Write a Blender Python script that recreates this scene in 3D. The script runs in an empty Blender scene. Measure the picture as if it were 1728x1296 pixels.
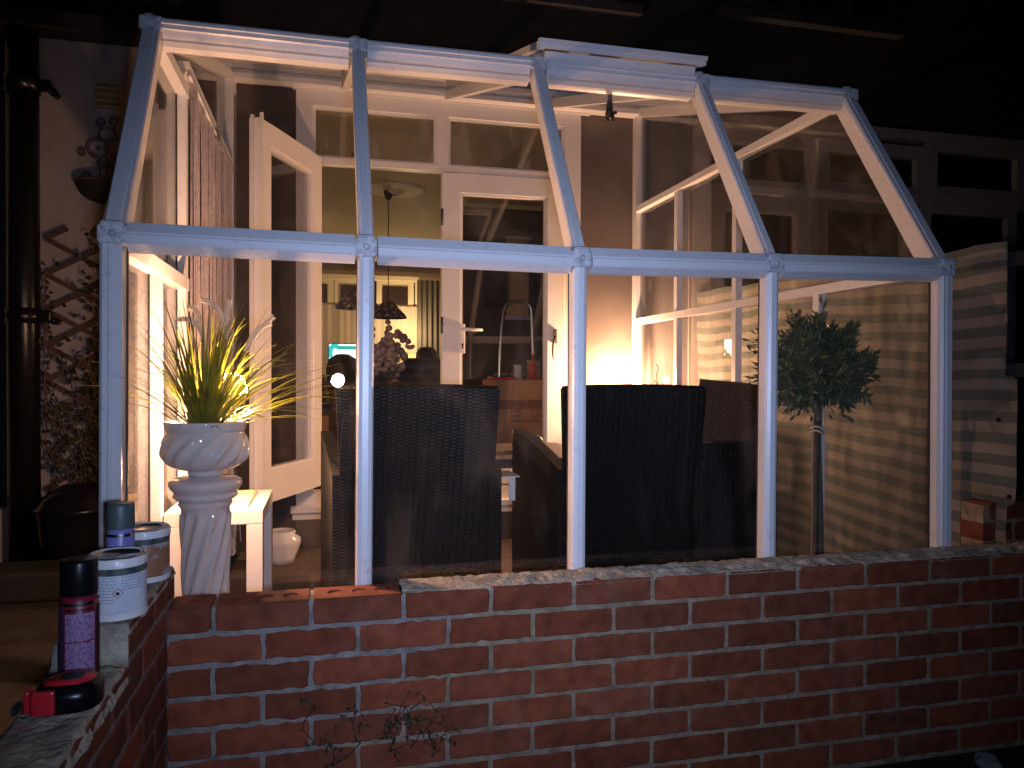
import bpy, bmesh, math, random
from mathutils import Vector, Matrix, noise
random.seed(7)
S = bpy.context.scene
COL = S.collection
PI = math.pi
R = math.radians

# ------------------------------------------------------------------ camera
FPX = 1274.2
yaw, pit, rol = R(13.735), R(-0.645), R(0.195)
CAMP = Vector((0, 0, 1.0))
FW = Vector((math.sin(yaw)*math.cos(pit), math.cos(yaw)*math.cos(pit), math.sin(pit)))
RT = FW.cross(Vector((0, 0, 1))).normalized()
UP = RT.cross(FW)
RT, UP = math.cos(rol)*RT + math.sin(rol)*UP, -math.sin(rol)*RT + math.cos(rol)*UP
def ray(x, y): return FW + RT*((x-864)/FPX) - UP*((y-648)/FPX)
def atY(x, y, Y): d = ray(x, y); return CAMP + d*(Y/d.y)
def atX(x, y, X): d = ray(x, y); return CAMP + d*(X/d.x)
def atZ(x, y, Z): d = ray(x, y); return CAMP + d*((Z-1)/d.z)
cam = bpy.data.objects.new('camera', bpy.data.cameras.new('camera'))
COL.objects.link(cam)
cam.matrix_world = Matrix(((RT.x, UP.x, -FW.x, 0), (RT.y, UP.y, -FW.y, 0), (RT.z, UP.z, -FW.z, 1.0), (0, 0, 0, 1)))
cam.data.sensor_width = 36
cam.data.lens = FPX/1728*36
cam.data.clip_start = 0.05
cam.data.clip_end = 400
S.camera = cam

# ------------------------------------------------------------------ materials
def newmat(name):
    m = bpy.data.materials.new(name); m.use_nodes = True
    nt = m.node_tree
    return m, nt, nt.nodes, nt.links, nt.nodes['Principled BSDF']
def pbr(name, col, rough=.5, metal=0, var=0, vscale=8, bump=0, bscale=60, col2=None, spec=.5, coat=0, detail=4, stretch=None, lo=.4, hi=.65):
    m, nt, N, L, b = newmat(name)
    b.inputs['Roughness'].default_value = rough
    b.inputs['Metallic'].default_value = metal
    b.inputs['Specular IOR Level'].default_value = spec
    b.inputs['Coat Weight'].default_value = coat
    b.inputs['Base Color'].default_value = (*col, 1)
    tc = N.new('ShaderNodeTexCoord'); src = tc.outputs['Object']
    if stretch:
        mp = N.new('ShaderNodeMapping'); mp.inputs['Scale'].default_value = stretch
        L.new(src, mp.inputs['Vector']); src = mp.outputs['Vector']
    if var or col2:
        n = N.new('ShaderNodeTexNoise'); n.inputs['Scale'].default_value = vscale; n.inputs['Detail'].default_value = detail
        L.new(src, n.inputs['Vector'])
        mx = N.new('ShaderNodeMix'); mx.data_type = 'RGBA'
        c2 = col2 if col2 else tuple(c*(1-var) for c in col)
        mx.inputs['A'].default_value = (*col, 1); mx.inputs['B'].default_value = (*c2, 1)
        mr = N.new('ShaderNodeMapRange'); mr.inputs['From Min'].default_value = lo; mr.inputs['From Max'].default_value = hi
        L.new(n.outputs['Fac'], mr.inputs['Value']); L.new(mr.outputs['Result'], mx.inputs['Factor'])
        L.new(mx.outputs['Result'], b.inputs['Base Color'])
    if bump:
        n2 = N.new('ShaderNodeTexNoise'); n2.inputs['Scale'].default_value = bscale; n2.inputs['Detail'].default_value = 5
        L.new(src, n2.inputs['Vector'])
        bp = N.new('ShaderNodeBump'); bp.inputs['Strength'].default_value = bump; bp.inputs['Distance'].default_value = .01
        L.new(n2.outputs['Fac'], bp.inputs['Height']); L.new(bp.outputs['Normal'], b.inputs['Normal'])
    return m
def emis(name, col, st):
    m, nt, N, L, b = newmat(name)
    b.inputs['Base Color'].default_value = (0, 0, 0, 1)
    b.inputs['Emission Color'].default_value = (*col, 1); b.inputs['Emission Strength'].default_value = st
    return m
def glassmat(name, dirt_haze=.02, tint=(.97, .97, .96), base=.045):
    m, nt, N, L, b = newmat(name)
    N.remove(b); out = N['Material Output']
    lw = N.new('ShaderNodeLayerWeight'); lw.inputs['Blend'].default_value = .5
    p = N.new('ShaderNodeMath'); p.operation = 'POWER'; p.inputs[1].default_value = 4.6
    L.new(lw.outputs['Facing'], p.inputs[0])
    ml = N.new('ShaderNodeMath'); ml.operation = 'MULTIPLY_ADD'; ml.inputs[1].default_value = 1-base; ml.inputs[2].default_value = base
    L.new(p.outputs[0], ml.inputs[0])
    tr = N.new('ShaderNodeBsdfTransparent'); tr.inputs[0].default_value = (*tint, 1)
    gl = N.new('ShaderNodeBsdfGlossy'); gl.inputs['Roughness'].default_value = .0
    mx = N.new('ShaderNodeMixShader'); L.new(ml.outputs[0], mx.inputs[0]); L.new(tr.outputs[0], mx.inputs[1]); L.new(gl.outputs[0], mx.inputs[2])
    # grime film in soft streaks and specks; heavier where it imitates reflected haze
    tc = N.new('ShaderNodeTexCoord')
    mp = N.new('ShaderNodeMapping'); mp.inputs['Scale'].default_value = (3.2, 3.2, 1.1); L.new(tc.outputs['Object'], mp.inputs[0])
    n = N.new('ShaderNodeTexNoise'); n.inputs['Scale'].default_value = 2.2; n.inputs['Detail'].default_value = 7; n.inputs['Distortion'].default_value = .8
    L.new(mp.outputs[0], n.inputs['Vector'])
    n3 = N.new('ShaderNodeTexVoronoi'); n3.inputs['Scale'].default_value = 26; L.new(tc.outputs['Object'], n3.inputs['Vector'])
    sp = N.new('ShaderNodeMapRange'); sp.inputs['From Min'].default_value = .085; sp.inputs['From Max'].default_value = .02; sp.inputs['To Max'].default_value = dirt_haze*6
    L.new(n3.outputs['Distance'], sp.inputs['Value'])
    mr = N.new('ShaderNodeMapRange'); mr.inputs['From Min'].default_value = .5; mr.inputs['From Max'].default_value = .85; mr.inputs['To Min'].default_value = dirt_haze*.35; mr.inputs['To Max'].default_value = dirt_haze*3
    L.new(n.outputs['Fac'], mr.inputs['Value'])
    ad = N.new('ShaderNodeMath'); ad.operation = 'ADD'; ad.use_clamp = True; L.new(sp.outputs[0], ad.inputs[0]); L.new(mr.outputs[0], ad.inputs[1])
    df = N.new('ShaderNodeBsdfDiffuse'); df.inputs[0].default_value = (.6, .56, .52, 1)
    tl = N.new('ShaderNodeBsdfTranslucent'); tl.inputs[0].default_value = (.6, .56, .52, 1)
    m0 = N.new('ShaderNodeMixShader'); m0.inputs[0].default_value = .5; L.new(df.outputs[0], m0.inputs[1]); L.new(tl.outputs[0], m0.inputs[2])
    m2 = N.new('ShaderNodeMixShader'); L.new(ad.outputs[0], m2.inputs[0]); L.new(mx.outputs[0], m2.inputs[1]); L.new(m0.outputs[0], m2.inputs[2])
    L.new(m2.outputs[0], out.inputs['Surface'])
    return m
M = {}
M['frame'] = pbr('painted_frame', (.72, .71, .71), .34, var=.2, vscale=55, bump=.06, bscale=70, detail=2, lo=.60, hi=.78)
M['framein'] = pbr('white_upvc', (.74, .71, .68), .38, var=.05, vscale=6, bump=.03, bscale=60)
M['joint'] = pbr('joint_plastic', (.66, .65, .66), .5, var=.35, vscale=60, bump=.3, bscale=90)
M['gasket'] = pbr('dark_gasket', (.03, .028, .028), .6)
M['glass'] = glassmat('glass', .016)
M['sideglass'] = glassmat('side_glass', .045, base=.03)  # film raised beyond real grime to imitate warm haze on the glass
M['cleanglass'] = glassmat('door_glass', .006, (.97, .97, .96), .06)
M['fanglass'] = glassmat('fanlight_glass', .2, (.95, .95, .93), .06)  # dense pale film stands in for warm reflections in the fanlights
M['roofglass'] = glassmat('roof_glass', .08)
M['render'] = pbr('cream_render', (.27, .245, .24), .85, var=.14, vscale=5, bump=.15, bscale=90)
M['brownwall'] = pbr('dark_brown_painted_wall', (.065, .05, .043), .85, var=.35, vscale=4, bump=.1, bscale=70)
M['taupewall'] = pbr('taupe_painted_wall', (.125, .10, .085), .85, var=.3, vscale=3, bump=.07, bscale=70)
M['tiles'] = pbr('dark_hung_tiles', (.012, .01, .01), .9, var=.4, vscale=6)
M['black'] = pbr('black_plastic', (.006, .006, .007), .28, spec=.3, bump=.06, bscale=40)
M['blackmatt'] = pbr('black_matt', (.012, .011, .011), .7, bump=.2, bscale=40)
M['ceramic'] = pbr('white_glazed_ceramic', (.72, .69, .68), .07, var=.06, vscale=5, coat=.6)
M['tablewhite'] = pbr('white_laminate', (.74, .71, .68), .35, var=.04)
M['card'] = pbr('brown_cardboard', (.6, .3, .14), .85, var=.18, vscale=4, bump=.1, bscale=50)
M['wood'] = pbr('stained_wood', (.075, .034, .022), .75, var=.5, vscale=12, bump=.3, stretch=(1, 1, 8))
M['fencewood'] = pbr('weathered_wood', (.075, .062, .048), .85, var=.45, vscale=10, bump=.4, stretch=(6, 6, 1))
M['alu'] = pbr('aluminium', (.6, .6, .6), .28, metal=1, bump=.02)
M['yellowwall'] = pbr('ochre_room_wall', (.46, .34, .19), .8, var=.08, vscale=2)
M['ceil'] = pbr('room_ceiling', (.46, .37, .24), .8, var=.08, vscale=2)
M['cornice'] = pbr('cream_plaster', (.6, .52, .4), .7)
M['carpet'] = pbr('brown_carpet', (.13, .088, .062), .95, var=.35, vscale=35, bump=.5, bscale=200)
M['sofa'] = pbr('black_leather', (.012, .01, .01), .5, bump=.1)
M['iron'] = pbr('rusty_iron', (.09, .055, .04), .7, var=.4, vscale=40)
M['olive'] = pbr('olive_leaf', (.10, .135, .075), .42, col2=(.045, .07, .035), vscale=30)
M['bark'] = pbr('olive_bark', (.15, .125, .095), .85, var=.4, vscale=30, bump=.5, bscale=50)
M['blade'] = pbr('grass_blade', (.3, .3, .03), .42, col2=(.07, .11, .012), vscale=12)
M['plume'] = pbr('white_plume', (.88, .82, .7), .9, bump=.3, bscale=300)
M['ivy'] = pbr('ivy_leaf', (.022, .028, .012), .6, col2=(.045, .03, .015), vscale=18)
M['soil'] = pbr('dark_soil', (.03, .022, .015), .95, var=.5, vscale=20, bump=.8, bscale=40)
M['curtain'] = pbr('net_curtain', (.6, .5, .42), .8, var=.12, vscale=3, stretch=(1, 1, .05))
M['darkcurtain'] = pbr('grey_curtain', (.06, .05, .042), .9)
M['tin'] = pbr('tinplate', (.62, .6, .58), .3, metal=1, var=.25, vscale=40, bump=.05)
M['red'] = pbr('red_plastic', (.62, .02, .03), .35, bump=.05)
M['silver'] = pbr('steel', (.55, .55, .55), .25, metal=1)
M['terra'] = pbr('cream_candle', (.8, .6, .3), .5)
M['flower'] = pbr('white_petals', (.4, .3, .27), .8, var=.3, vscale=20)
M['yellowcap'] = pbr('aged_vent', (.3, .25, .12), .7, var=.2, vscale=30)

# translucent touches
def add_trans(m, w):
    b = m.node_tree.nodes['Principled BSDF']
    N, L = m.node_tree.nodes, m.node_tree.links
    t = N.new('ShaderNodeBsdfTranslucent'); mx = N.new('ShaderNodeMixShader'); mx.inputs[0].default_value = w
    if b.inputs['Base Color'].links: L.new(b.inputs['Base Color'].links[0].from_socket, t.inputs[0])
    else: t.inputs[0].default_value = b.inputs['Base Color'].default_value
    L.new(b.outputs[0], mx.inputs[1]); L.new(t.outputs[0], mx.inputs[2]); L.new(mx.outputs[0], N['Material Output'].inputs['Surface'])
add_trans(M['blade'], .4); add_trans(M['olive'], .15); add_trans(M['plume'], .4); add_trans(M['curtain'], .35)

def brickmat():
    m, nt, N, L, b = newmat('red_brick')
    at = N.new('ShaderNodeAttribute'); at.attribute_name = 'tone'
    tc = N.new('ShaderNodeTexCoord')
    cr = N.new('ShaderNodeValToRGB'); e = cr.color_ramp.elements
    e[0].color = (.22, .054, .022, 1); e[1].color = (.31, .08, .033, 1)
    x = cr.color_ramp.elements.new(.35); x.color = (.17, .052, .024, 1)
    x = cr.color_ramp.elements.new(.7); x.color = (.26, .07, .033, 1)
    L.new(at.outputs['Fac'], cr.inputs[0])
    n = N.new('ShaderNodeTexNoise'); n.inputs['Scale'].default_value = 24; n.inputs['Detail'].default_value = 8; L.new(tc.outputs['Object'], n.inputs['Vector'])
    mx = N.new('ShaderNodeMix'); mx.data_type = 'RGBA'; mx.blend_type = 'MULTIPLY'
    c2 = N.new('ShaderNodeValToRGB'); c2.color_ramp.elements[0].position = .3; c2.color_ramp.elements[0].color = (.66, .62, .62, 1); c2.color_ramp.elements[1].position = .65; c2.color_ramp.elements[1].color = (1.1, 1.08, 1.08, 1)
    L.new(n.outputs['Fac'], c2.inputs[0]); mx.inputs['Factor'].default_value = 1
    L.new(cr.outputs[0], mx.inputs['A']); L.new(c2.outputs[0], mx.inputs['B'])
    # lime bloom / smears
    n2 = N.new('ShaderNodeTexNoise'); n2.inputs['Scale'].default_value = 7; n2.inputs['Detail'].default_value = 9; n2.inputs['Roughness'].default_value = .7; L.new(tc.outputs['Object'], n2.inputs['Vector'])
    mr = N.new('ShaderNodeMapRange'); mr.inputs['From Min'].default_value = .55; mr.inputs['From Max'].default_value = .8; mr.inputs['To Max'].default_value = .2
    L.new(n2.outputs['Fac'], mr.inputs['Value'])
    m3 = N.new('ShaderNodeMix'); m3.data_type = 'RGBA'; L.new(mr.outputs[0], m3.inputs['Factor']); L.new(mx.outputs['Result'], m3.inputs['A']); m3.inputs['B'].default_value = (.33, .25, .21, 1)
    L.new(m3.outputs['Result'], b.inputs['Base Color'])
    b.inputs['Roughness'].default_value = .82; b.inputs['Specular IOR Level'].default_value = .25
    n4 = N.new('ShaderNodeTexNoise'); n4.inputs['Scale'].default_value = 160; n4.inputs['Detail'].default_value = 6; L.new(tc.outputs['Object'], n4.inputs['Vector'])
    bp = N.new('ShaderNodeBump'); bp.inputs['Strength'].default_value = .45; bp.inputs['Distance'].default_value = .004
    L.new(n4.outputs['Fac'], bp.inputs['Height']); L.new(bp.outputs['Normal'], b.inputs['Normal'])
    return m
M['brick'] = brickmat()
def mortarmat():
    m, nt, N, L, b = newmat('mortar')
    tc = N.new('ShaderNodeTexCoord'); sx = N.new('ShaderNodeSeparateXYZ'); L.new(tc.outputs['Object'], sx.inputs[0])
    n = N.new('ShaderNodeTexNoise'); n.inputs['Scale'].default_value = 5; L.new(tc.outputs['Object'], n.inputs['Vector'])
    # newer grey mortar at the repaired left corner, older tan mortar elsewhere
    a = N.new('ShaderNodeMath'); a.operation = 'MULTIPLY_ADD'; a.inputs[1].default_value = -1.1; L.new(sx.outputs['Z'], a.inputs[0]); L.new(sx.outputs['X'], a.inputs[2])
    a2 = N.new('ShaderNodeMath'); a2.operation = 'MULTIPLY_ADD'; a2.inputs[1].default_value = .12; L.new(n.outputs['Fac'], a2.inputs[0]); L.new(a.outputs[0], a2.inputs[2])
    mr = N.new('ShaderNodeMapRange'); mr.inputs['From Min'].default_value = -.04; mr.inputs['From Max'].default_value = .03; L.new(a2.outputs[0], mr.inputs['Value'])
    mx = N.new('ShaderNodeMix'); mx.data_type = 'RGBA'; L.new(mr.outputs[0], mx.inputs['Factor'])
    mx.inputs['A'].default_value = (.29, .255, .225, 1); mx.inputs['B'].default_value = (.32, .245, .165, 1)
    n2 = N.new('ShaderNodeTexNoise'); n2.inputs['Scale'].default_value = 30; n2.inputs['Detail'].default_value = 8; L.new(tc.outputs['Object'], n2.inputs['Vector'])
    c2 = N.new('ShaderNodeValToRGB'); c2.color_ramp.elements[0].position = .3; c2.color_ramp.elements[0].color = (.6, .58, .55, 1); c2.color_ramp.elements[1].position = .7; c2.color_ramp.elements[1].color = (1.15, 1.15, 1.15, 1)
    L.new(n2.outputs['Fac'], c2.inputs[0])
    m2 = N.new('ShaderNodeMix'); m2.data_type = 'RGBA'; m2.blend_type = 'MULTIPLY'; m2.inputs['Factor'].default_value = 1
    L.new(mx.outputs['Result'], m2.inputs['A']); L.new(c2.outputs[0], m2.inputs['B']); L.new(m2.outputs['Result'], b.inputs['Base Color'])
    b.inputs['Roughness'].default_value = .92; b.inputs['Specular IOR Level'].default_value = .15
    bp = N.new('ShaderNodeBump'); bp.inputs['Strength'].default_value = .7; bp.inputs['Distance'].default_value = .006
    n4 = N.new('ShaderNodeTexNoise'); n4.inputs['Scale'].default_value = 90; n4.inputs['Detail'].default_value = 8; L.new(tc.outputs['Object'], n4.inputs['Vector'])
    L.new(n4.outputs['Fac'], bp.inputs['Height']); L.new(bp.outputs['Normal'], b.inputs['Normal'])
    return m
M['mortar'] = mortarmat()
M['palemortar'] = pbr('pale_old_mortar', (.5, .43, .31), .92, var=.45, vscale=18, bump=.8, bscale=70)
def rattanmat(name='black_rattan', c1=(.0038, .0035, .0036)):
    m, nt, N, L, b = newmat(name)
    b.inputs['Roughness'].default_value = .5; b.inputs['Specular IOR Level'].default_value = .28
    tc = N.new('ShaderNodeTexCoord')
    sx = N.new('ShaderNodeSeparateXYZ'); L.new(tc.outputs['Object'], sx.inputs[0])
    ad = N.new('ShaderNodeMath'); ad.operation = 'ADD'; L.new(sx.outputs['X'], ad.inputs[0]); L.new(sx.outputs['Y'], ad.inputs[1])
    cx = N.new('ShaderNodeCombineXYZ'); L.new(ad.outputs[0], cx.inputs[0]); L.new(sx.outputs['Z'], cx.inputs[1])
    nz = N.new('ShaderNodeTexNoise'); nz.inputs['Scale'].default_value = 9; L.new(tc.outputs['Object'], nz.inputs['Vector'])
    vm = N.new('ShaderNodeVectorMath'); vm.operation = 'MULTIPLY_ADD'; vm.inputs[1].default_value = (.006, .006, 0); L.new(nz.outputs['Color'], vm.inputs[0]); L.new(cx.outputs[0], vm.inputs[2])
    rot = N.new('ShaderNodeMapping'); rot.inputs['Rotation'].default_value = (0, 0, PI/2); L.new(vm.outputs[0], rot.inputs[0])
    br = N.new('ShaderNodeTexBrick'); br.inputs['Scale'].default_value = 1
    br.inputs['Brick Width'].default_value = .0115; br.inputs['Row Height'].default_value = .0215
    br.inputs['Mortar Size'].default_value = .0028; br.inputs['Mortar Smooth'].default_value = 1
    br.offset = .5
    br.inputs['Color1'].default_value = (1, 1, 1, 1); br.inputs['Color2'].default_value = (.7, .7, .7, 1); br.inputs['Mortar'].default_value = (0, 0, 0, 1)
    L.new(rot.outputs[0], br.inputs['Vector'])
    bp = N.new('ShaderNodeBump'); bp.inputs['Strength'].default_value = 1; bp.inputs['Distance'].default_value = .0022
    L.new(br.outputs['Color'], bp.inputs['Height']); L.new(bp.outputs['Normal'], b.inputs['Normal'])
    mx = N.new('ShaderNodeMix'); mx.data_type = 'RGBA'; L.new(br.outputs['Color'], mx.inputs['Factor'])
    mx.inputs['A'].default_value = (c1[0]*.25, c1[1]*.25, c1[2]*.25, 1); mx.inputs['B'].default_value = (*c1, 1)
    n5 = N.new('ShaderNodeTexNoise'); n5.inputs['Scale'].default_value = 14; L.new(tc.outputs['Object'], n5.inputs['Vector'])
    m2 = N.new('ShaderNodeMix'); m2.data_type = 'RGBA'; m2.blend_type = 'MULTIPLY'; m2.inputs['Factor'].default_value = .8
    L.new(mx.outputs['Result'], m2.inputs['A']); L.new(n5.outputs['Fac'], m2.inputs['B'])
    L.new(m2.outputs['Result'], b.inputs['Base Color'])
    return m
M['rattan'] = rattanmat()
M['rattanbrown'] = pbr('brown_rattan_strand', (.09, .042, .026), .5, var=.3, vscale=60)
def stripemat():
    m, nt, N, L, b = newmat('striped_shade_fabric')
    tc = N.new('ShaderNodeTexCoord'); sx = N.new('ShaderNodeSeparateXYZ'); L.new(tc.outputs['UV'], sx.inputs[0])
    md = N.new('ShaderNodeMath'); md.operation = 'FRACT'; mu = N.new('ShaderNodeMath'); mu.operation = 'MULTIPLY'; mu.inputs[1].default_value = 1/.079
    n0 = N.new('ShaderNodeTexNoise'); n0.inputs['Scale'].default_value = 40; L.new(tc.outputs['Object'], n0.inputs['Vector'])
    aa = N.new('ShaderNodeMath'); aa.operation = 'MULTIPLY_ADD'; aa.inputs[1].default_value = .004; L.new(n0.outputs['Fac'], aa.inputs[0]); L.new(sx.outputs['Y'], aa.inputs[2])
    L.new(aa.outputs[0], mu.inputs[0]); L.new(mu.outputs[0], md.inputs[0])
    gt = N.new('ShaderNodeMath'); gt.operation = 'GREATER_THAN'; gt.inputs[1].default_value = .5; L.new(md.outputs[0], gt.inputs[0])
    mx = N.new('ShaderNodeMix'); mx.data_type = 'RGBA'; L.new(gt.outputs[0], mx.inputs['Factor'])
    mx.inputs['A'].default_value = (.225, .21, .185, 1); mx.inputs['B'].default_value = (.095, .115, .105, 1)
    n = N.new('ShaderNodeTexNoise'); n.inputs['Scale'].default_value = 6; n.inputs['Detail'].default_value = 8; L.new(tc.outputs['Object'], n.inputs['Vector'])
    c2 = N.new('ShaderNodeValToRGB'); c2.color_ramp.elements[0].position = .3; c2.color_ramp.elements[0].color = (.62, .6, .55, 1); c2.color_ramp.elements[1].position = .65
    L.new(n.outputs['Fac'], c2.inputs[0])
    m2 = N.new('ShaderNodeMix'); m2.data_type = 'RGBA'; m2.blend_type = 'MULTIPLY'; m2.inputs['Factor'].default_value = 1
    L.new(mx.outputs['Result'], m2.inputs['A']); L.new(c2.outputs[0], m2.inputs['B']); L.new(m2.outputs['Result'], b.inputs['Base Color'])
    b.inputs['Roughness'].default_value = .8
    wv = N.new('ShaderNodeTexNoise'); wv.inputs['Scale'].default_value = 1; mp = N.new('ShaderNodeMapping'); mp.inputs['Scale'].default_value = (7, 8, 4); L.new(tc.outputs['Object'], mp.inputs[0]); L.new(mp.outputs[0], wv.inputs['Vector']); wv.inputs['Detail'].default_value = 5; wv.inputs['Distortion'].default_value = 1.0
    bp = N.new('ShaderNodeBump'); bp.inputs['Strength'].default_value = .5; bp.inputs['Distance'].default_value = .009; L.new(wv.outputs['Fac'], bp.inputs['Height']); L.new(bp.outputs['Normal'], b.inputs['Normal'])
    return m
M['stripe'] = stripemat()
def stringmat():
    m = pbr('string_curtain', (.6, .52, .52), .35, var=.3, vscale=60)
    return m
M['string'] = stringmat()
def pavemat():
    m, nt, N, L, b = newmat('paving_slabs')
    tc = N.new('ShaderNodeTexCoord')
    br = N.new('ShaderNodeTexBrick'); br.inputs['Scale'].default_value = 1; br.inputs['Brick Width'].default_value = .62; br.inputs['Row Height'].default_value = .46; br.inputs['Mortar Size'].default_value = .012
    br.inputs['Color1'].default_value = (.045, .034, .026, 1); br.inputs['Color2'].default_value = (.034, .027, .021, 1); br.inputs['Mortar'].default_value = (.03, .02, .015, 1)
    L.new(tc.outputs['Object'], br.inputs['Vector'])
    n = N.new('ShaderNodeTexNoise'); n.inputs['Scale'].default_value = 12; n.inputs['Detail'].default_value = 8; L.new(tc.outputs['Object'], n.inputs['Vector'])
    m2 = N.new('ShaderNodeMix'); m2.data_type = 'RGBA'; m2.blend_type = 'MULTIPLY'; m2.inputs['Factor'].default_value = .9
    L.new(br.outputs['Color'], m2.inputs['A']); L.new(n.outputs['Fac'], m2.inputs['B']); L.new(m2.outputs['Result'], b.inputs['Base Color'])
    b.inputs['Roughness'].default_value = .9
    bp = N.new('ShaderNodeBump'); bp.inputs['Strength'].default_value = .7; bp.inputs['Distance'].default_value = .02; L.new(n.outputs['Fac'], bp.inputs['Height']); L.new(bp.outputs['Normal'], b.inputs['Normal'])
    return m
M['pave'] = pavemat()

# ------------------------------------------------------------------ mesh helpers
class MB:
    def __init__(s): s.v = []; s.f = []; s.mi = []; s.sm = []; s.uv = {}; s.tone = {}
    def add(s, vs, fs, mi=0, smooth=False, tone=None):
        o = len(s.v); s.v += [tuple(v) for v in vs]
        for f in fs:
            if tone is not None: s.tone[len(s.f)] = tone
            s.f.append([i+o for i in f]); s.mi.append(mi); s.sm.append(smooth)
        return o
    def box(s, a, b, mi=0, bev=0, tone=None):
        x0, y0, z0 = [min(a[i], b[i]) for i in range(3)]; x1, y1, z1 = [max(a[i], b[i]) for i in range(3)]
        if bev <= 0:
            vs = [(x, y, z) for z in (z0, z1) for y in (y0, y1) for x in (x0, x1)]
            s.add(vs, [(0, 2, 3, 1), (4, 5, 7, 6), (0, 1, 5, 4), (2, 6, 7, 3), (0, 4, 6, 2), (1, 3, 7, 5)], mi, False, tone); return
        bev = min(bev, (x1-x0)/2.1, (y1-y0)/2.1, (z1-z0)/2.1)
        bm = bmesh.new(); bmesh.ops.create_cube(bm, size=1)
        for v in bm.verts: v.co = Vector(((x0+x1)/2+v.co.x*(x1-x0), (y0+y1)/2+v.co.y*(y1-y0), (z0+z1)/2+v.co.z*(z1-z0)))
        bmesh.ops.bevel(bm, geom=bm.edges[:], offset=bev, segments=2, affect='EDGES', profile=.5)
        s.bm(bm, mi, tone=tone)
    def bm(s, bm, mi=0, smooth=False, tone=None, mat=None):
        bm.verts.ensure_lookup_table()
        vs = [(mat @ v.co) if mat else v.co for v in bm.verts]
        s.add(vs, [[v.index for v in f.verts] for f in bm.faces], mi, smooth, tone); bm.free()
    def prism(s, p0, p1, poly, xh, mi=0, smooth=False, caps=True, scale1=1):
        """extrude a closed 2D section from p0 to p1; section u along xh (made perpendicular), v = axis x u"""
        p0, p1 = Vector(p0), Vector(p1); ax = (p1-p0).normalized(); xh = Vector(xh)
        u = (xh - ax*xh.dot(ax)).normalized(); v = u.cross(ax)
        n = len(poly)
        vs = [p0+u*a+v*b for a, b in poly]+[p1+u*a*scale1+v*b*scale1 for a, b in poly]
        fs = [(i, (i+1) % n, n+(i+1) % n, n+i) for i in range(n)]
        s.add(vs, fs, mi, smooth)
        if caps: s.add(vs, [list(range(n))[::-1], list(range(n, 2*n))], mi)
    def tube(s, pts, r, n=8, mi=0, smooth=True, cap=True):
        pts = [Vector(p) for p in pts]; rs = r if isinstance(r, (list, tuple)) else [r]*len(pts)
        vs = []; prev = None
        for i, p in enumerate(pts):
            d = (pts[min(i+1, len(pts)-1)]-pts[max(i-1, 0)]).normalized()
            if prev is None: a = d.orthogonal().normalized()
            else: a = (prev-d*prev.dot(d)).normalized()
            prev = a; b = d.cross(a)
            for k in range(n): t = 2*PI*k/n; vs.append(p+(a*math.cos(t)+b*math.sin(t))*rs[i])
        fs = [(i*n+k, i*n+(k+1) % n, (i+1)*n+(k+1) % n, (i+1)*n+k) for i in range(len(pts)-1) for k in range(n)]
        if cap: fs += [list(range(n))[::-1], list(range((len(pts)-1)*n, len(pts)*n))]
        s.add(vs, fs, mi, smooth)
    def lathe(s, c, prof, n=40, mi=0, smooth=True, fn=None, cap=False):
        c = Vector(c); vs = []
        for j, (r, z) in enumerate(prof):
            for k in range(n):
                t = 2*PI*k/n; rr = r*(fn(t, z, j) if fn else 1)
                vs.append(c+Vector((math.cos(t)*rr, math.sin(t)*rr, z)))
        fs = [(j*n+k, j*n+(k+1) % n, (j+1)*n+(k+1) % n, (j+1)*n+k) for j in range(len(prof)-1) for k in range(n)]
        if cap: fs += [list(range(n))[::-1], list(range((len(prof)-1)*n, len(prof)*n))]
        s.add(vs, fs, mi, smooth)
    def sheet(s, fn, nu, nv, mi=0, smooth=True, uvf=None):
        vs = [fn(i/nu, j/nv) for j in range(nv+1) for i in range(nu+1)]
        fs = [(j*(nu+1)+i, j*(nu+1)+i+1, (j+1)*(nu+1)+i+1, (j+1)*(nu+1)+i) for j in range(nv) for i in range(nu)]
        f0 = len(s.f); s.add(vs, fs, mi, smooth)
        if uvf:
            for q, (j, i) in enumerate([(j, i) for j in range(nv) for i in range(nu)]):
                s.uv[f0+q] = [uvf(a/nu, b/nv) for a, b in ((i, j), (i+1, j), (i+1, j+1), (i, j+1))]
    def build(s, name, mats, parent=None, loc=None):
        me = bpy.data.meshes.new(name)
        org = Vector(loc) if loc is not None else Vector((0, 0, 0))
        me.from_pydata([(v[0]-org.x, v[1]-org.y, v[2]-org.z) for v in s.v], [], s.f)
        for m in (mats if isinstance(mats, list) else [mats]): me.materials.append(m)
        me.polygons.foreach_set('material_index', s.mi); me.polygons.foreach_set('use_smooth', s.sm)
        if s.tone:
            a = me.attributes.new('tone', 'FLOAT', 'FACE')
            a.data.foreach_set('value', [s.tone.get(i, .5) for i in range(len(s.f))])
        if s.uv:
            ul = me.uv_layers.new(name='UVMap')
            for p in me.polygons:
                if p.index in s.uv:
                    for li, uvv in zip(p.loop_indices, s.uv[p.index]): ul.data[li].uv = uvv
        me.update()
        o = bpy.data.objects.new(name, me); COL.objects.link(o); o.location = org
        if parent: o.parent = parent; o.matrix_parent_inverse = parent.matrix_world.inverted() if parent.parent is None and False else Matrix.Identity(4)
        if parent and loc is None:
            # vertices were written in world space: shift so that they sit right under the parent's location
            off = parent.location.copy(); q = parent.parent
            while q: off += q.location; q = q.parent
            o.location = -off
        return o
def tag(o, label, cat, group=None):
    o['label'] = label; o['category'] = cat
    if group: o['group'] = group
    return o
def empty(name, loc, label, cat, group=None, rz=0):
    o = bpy.data.objects.new(name, None); COL.objects.link(o); o.location = loc; o.rotation_euler = (0, 0, rz); o.empty_display_size = .1
    return tag(o, label, cat, group)
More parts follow.
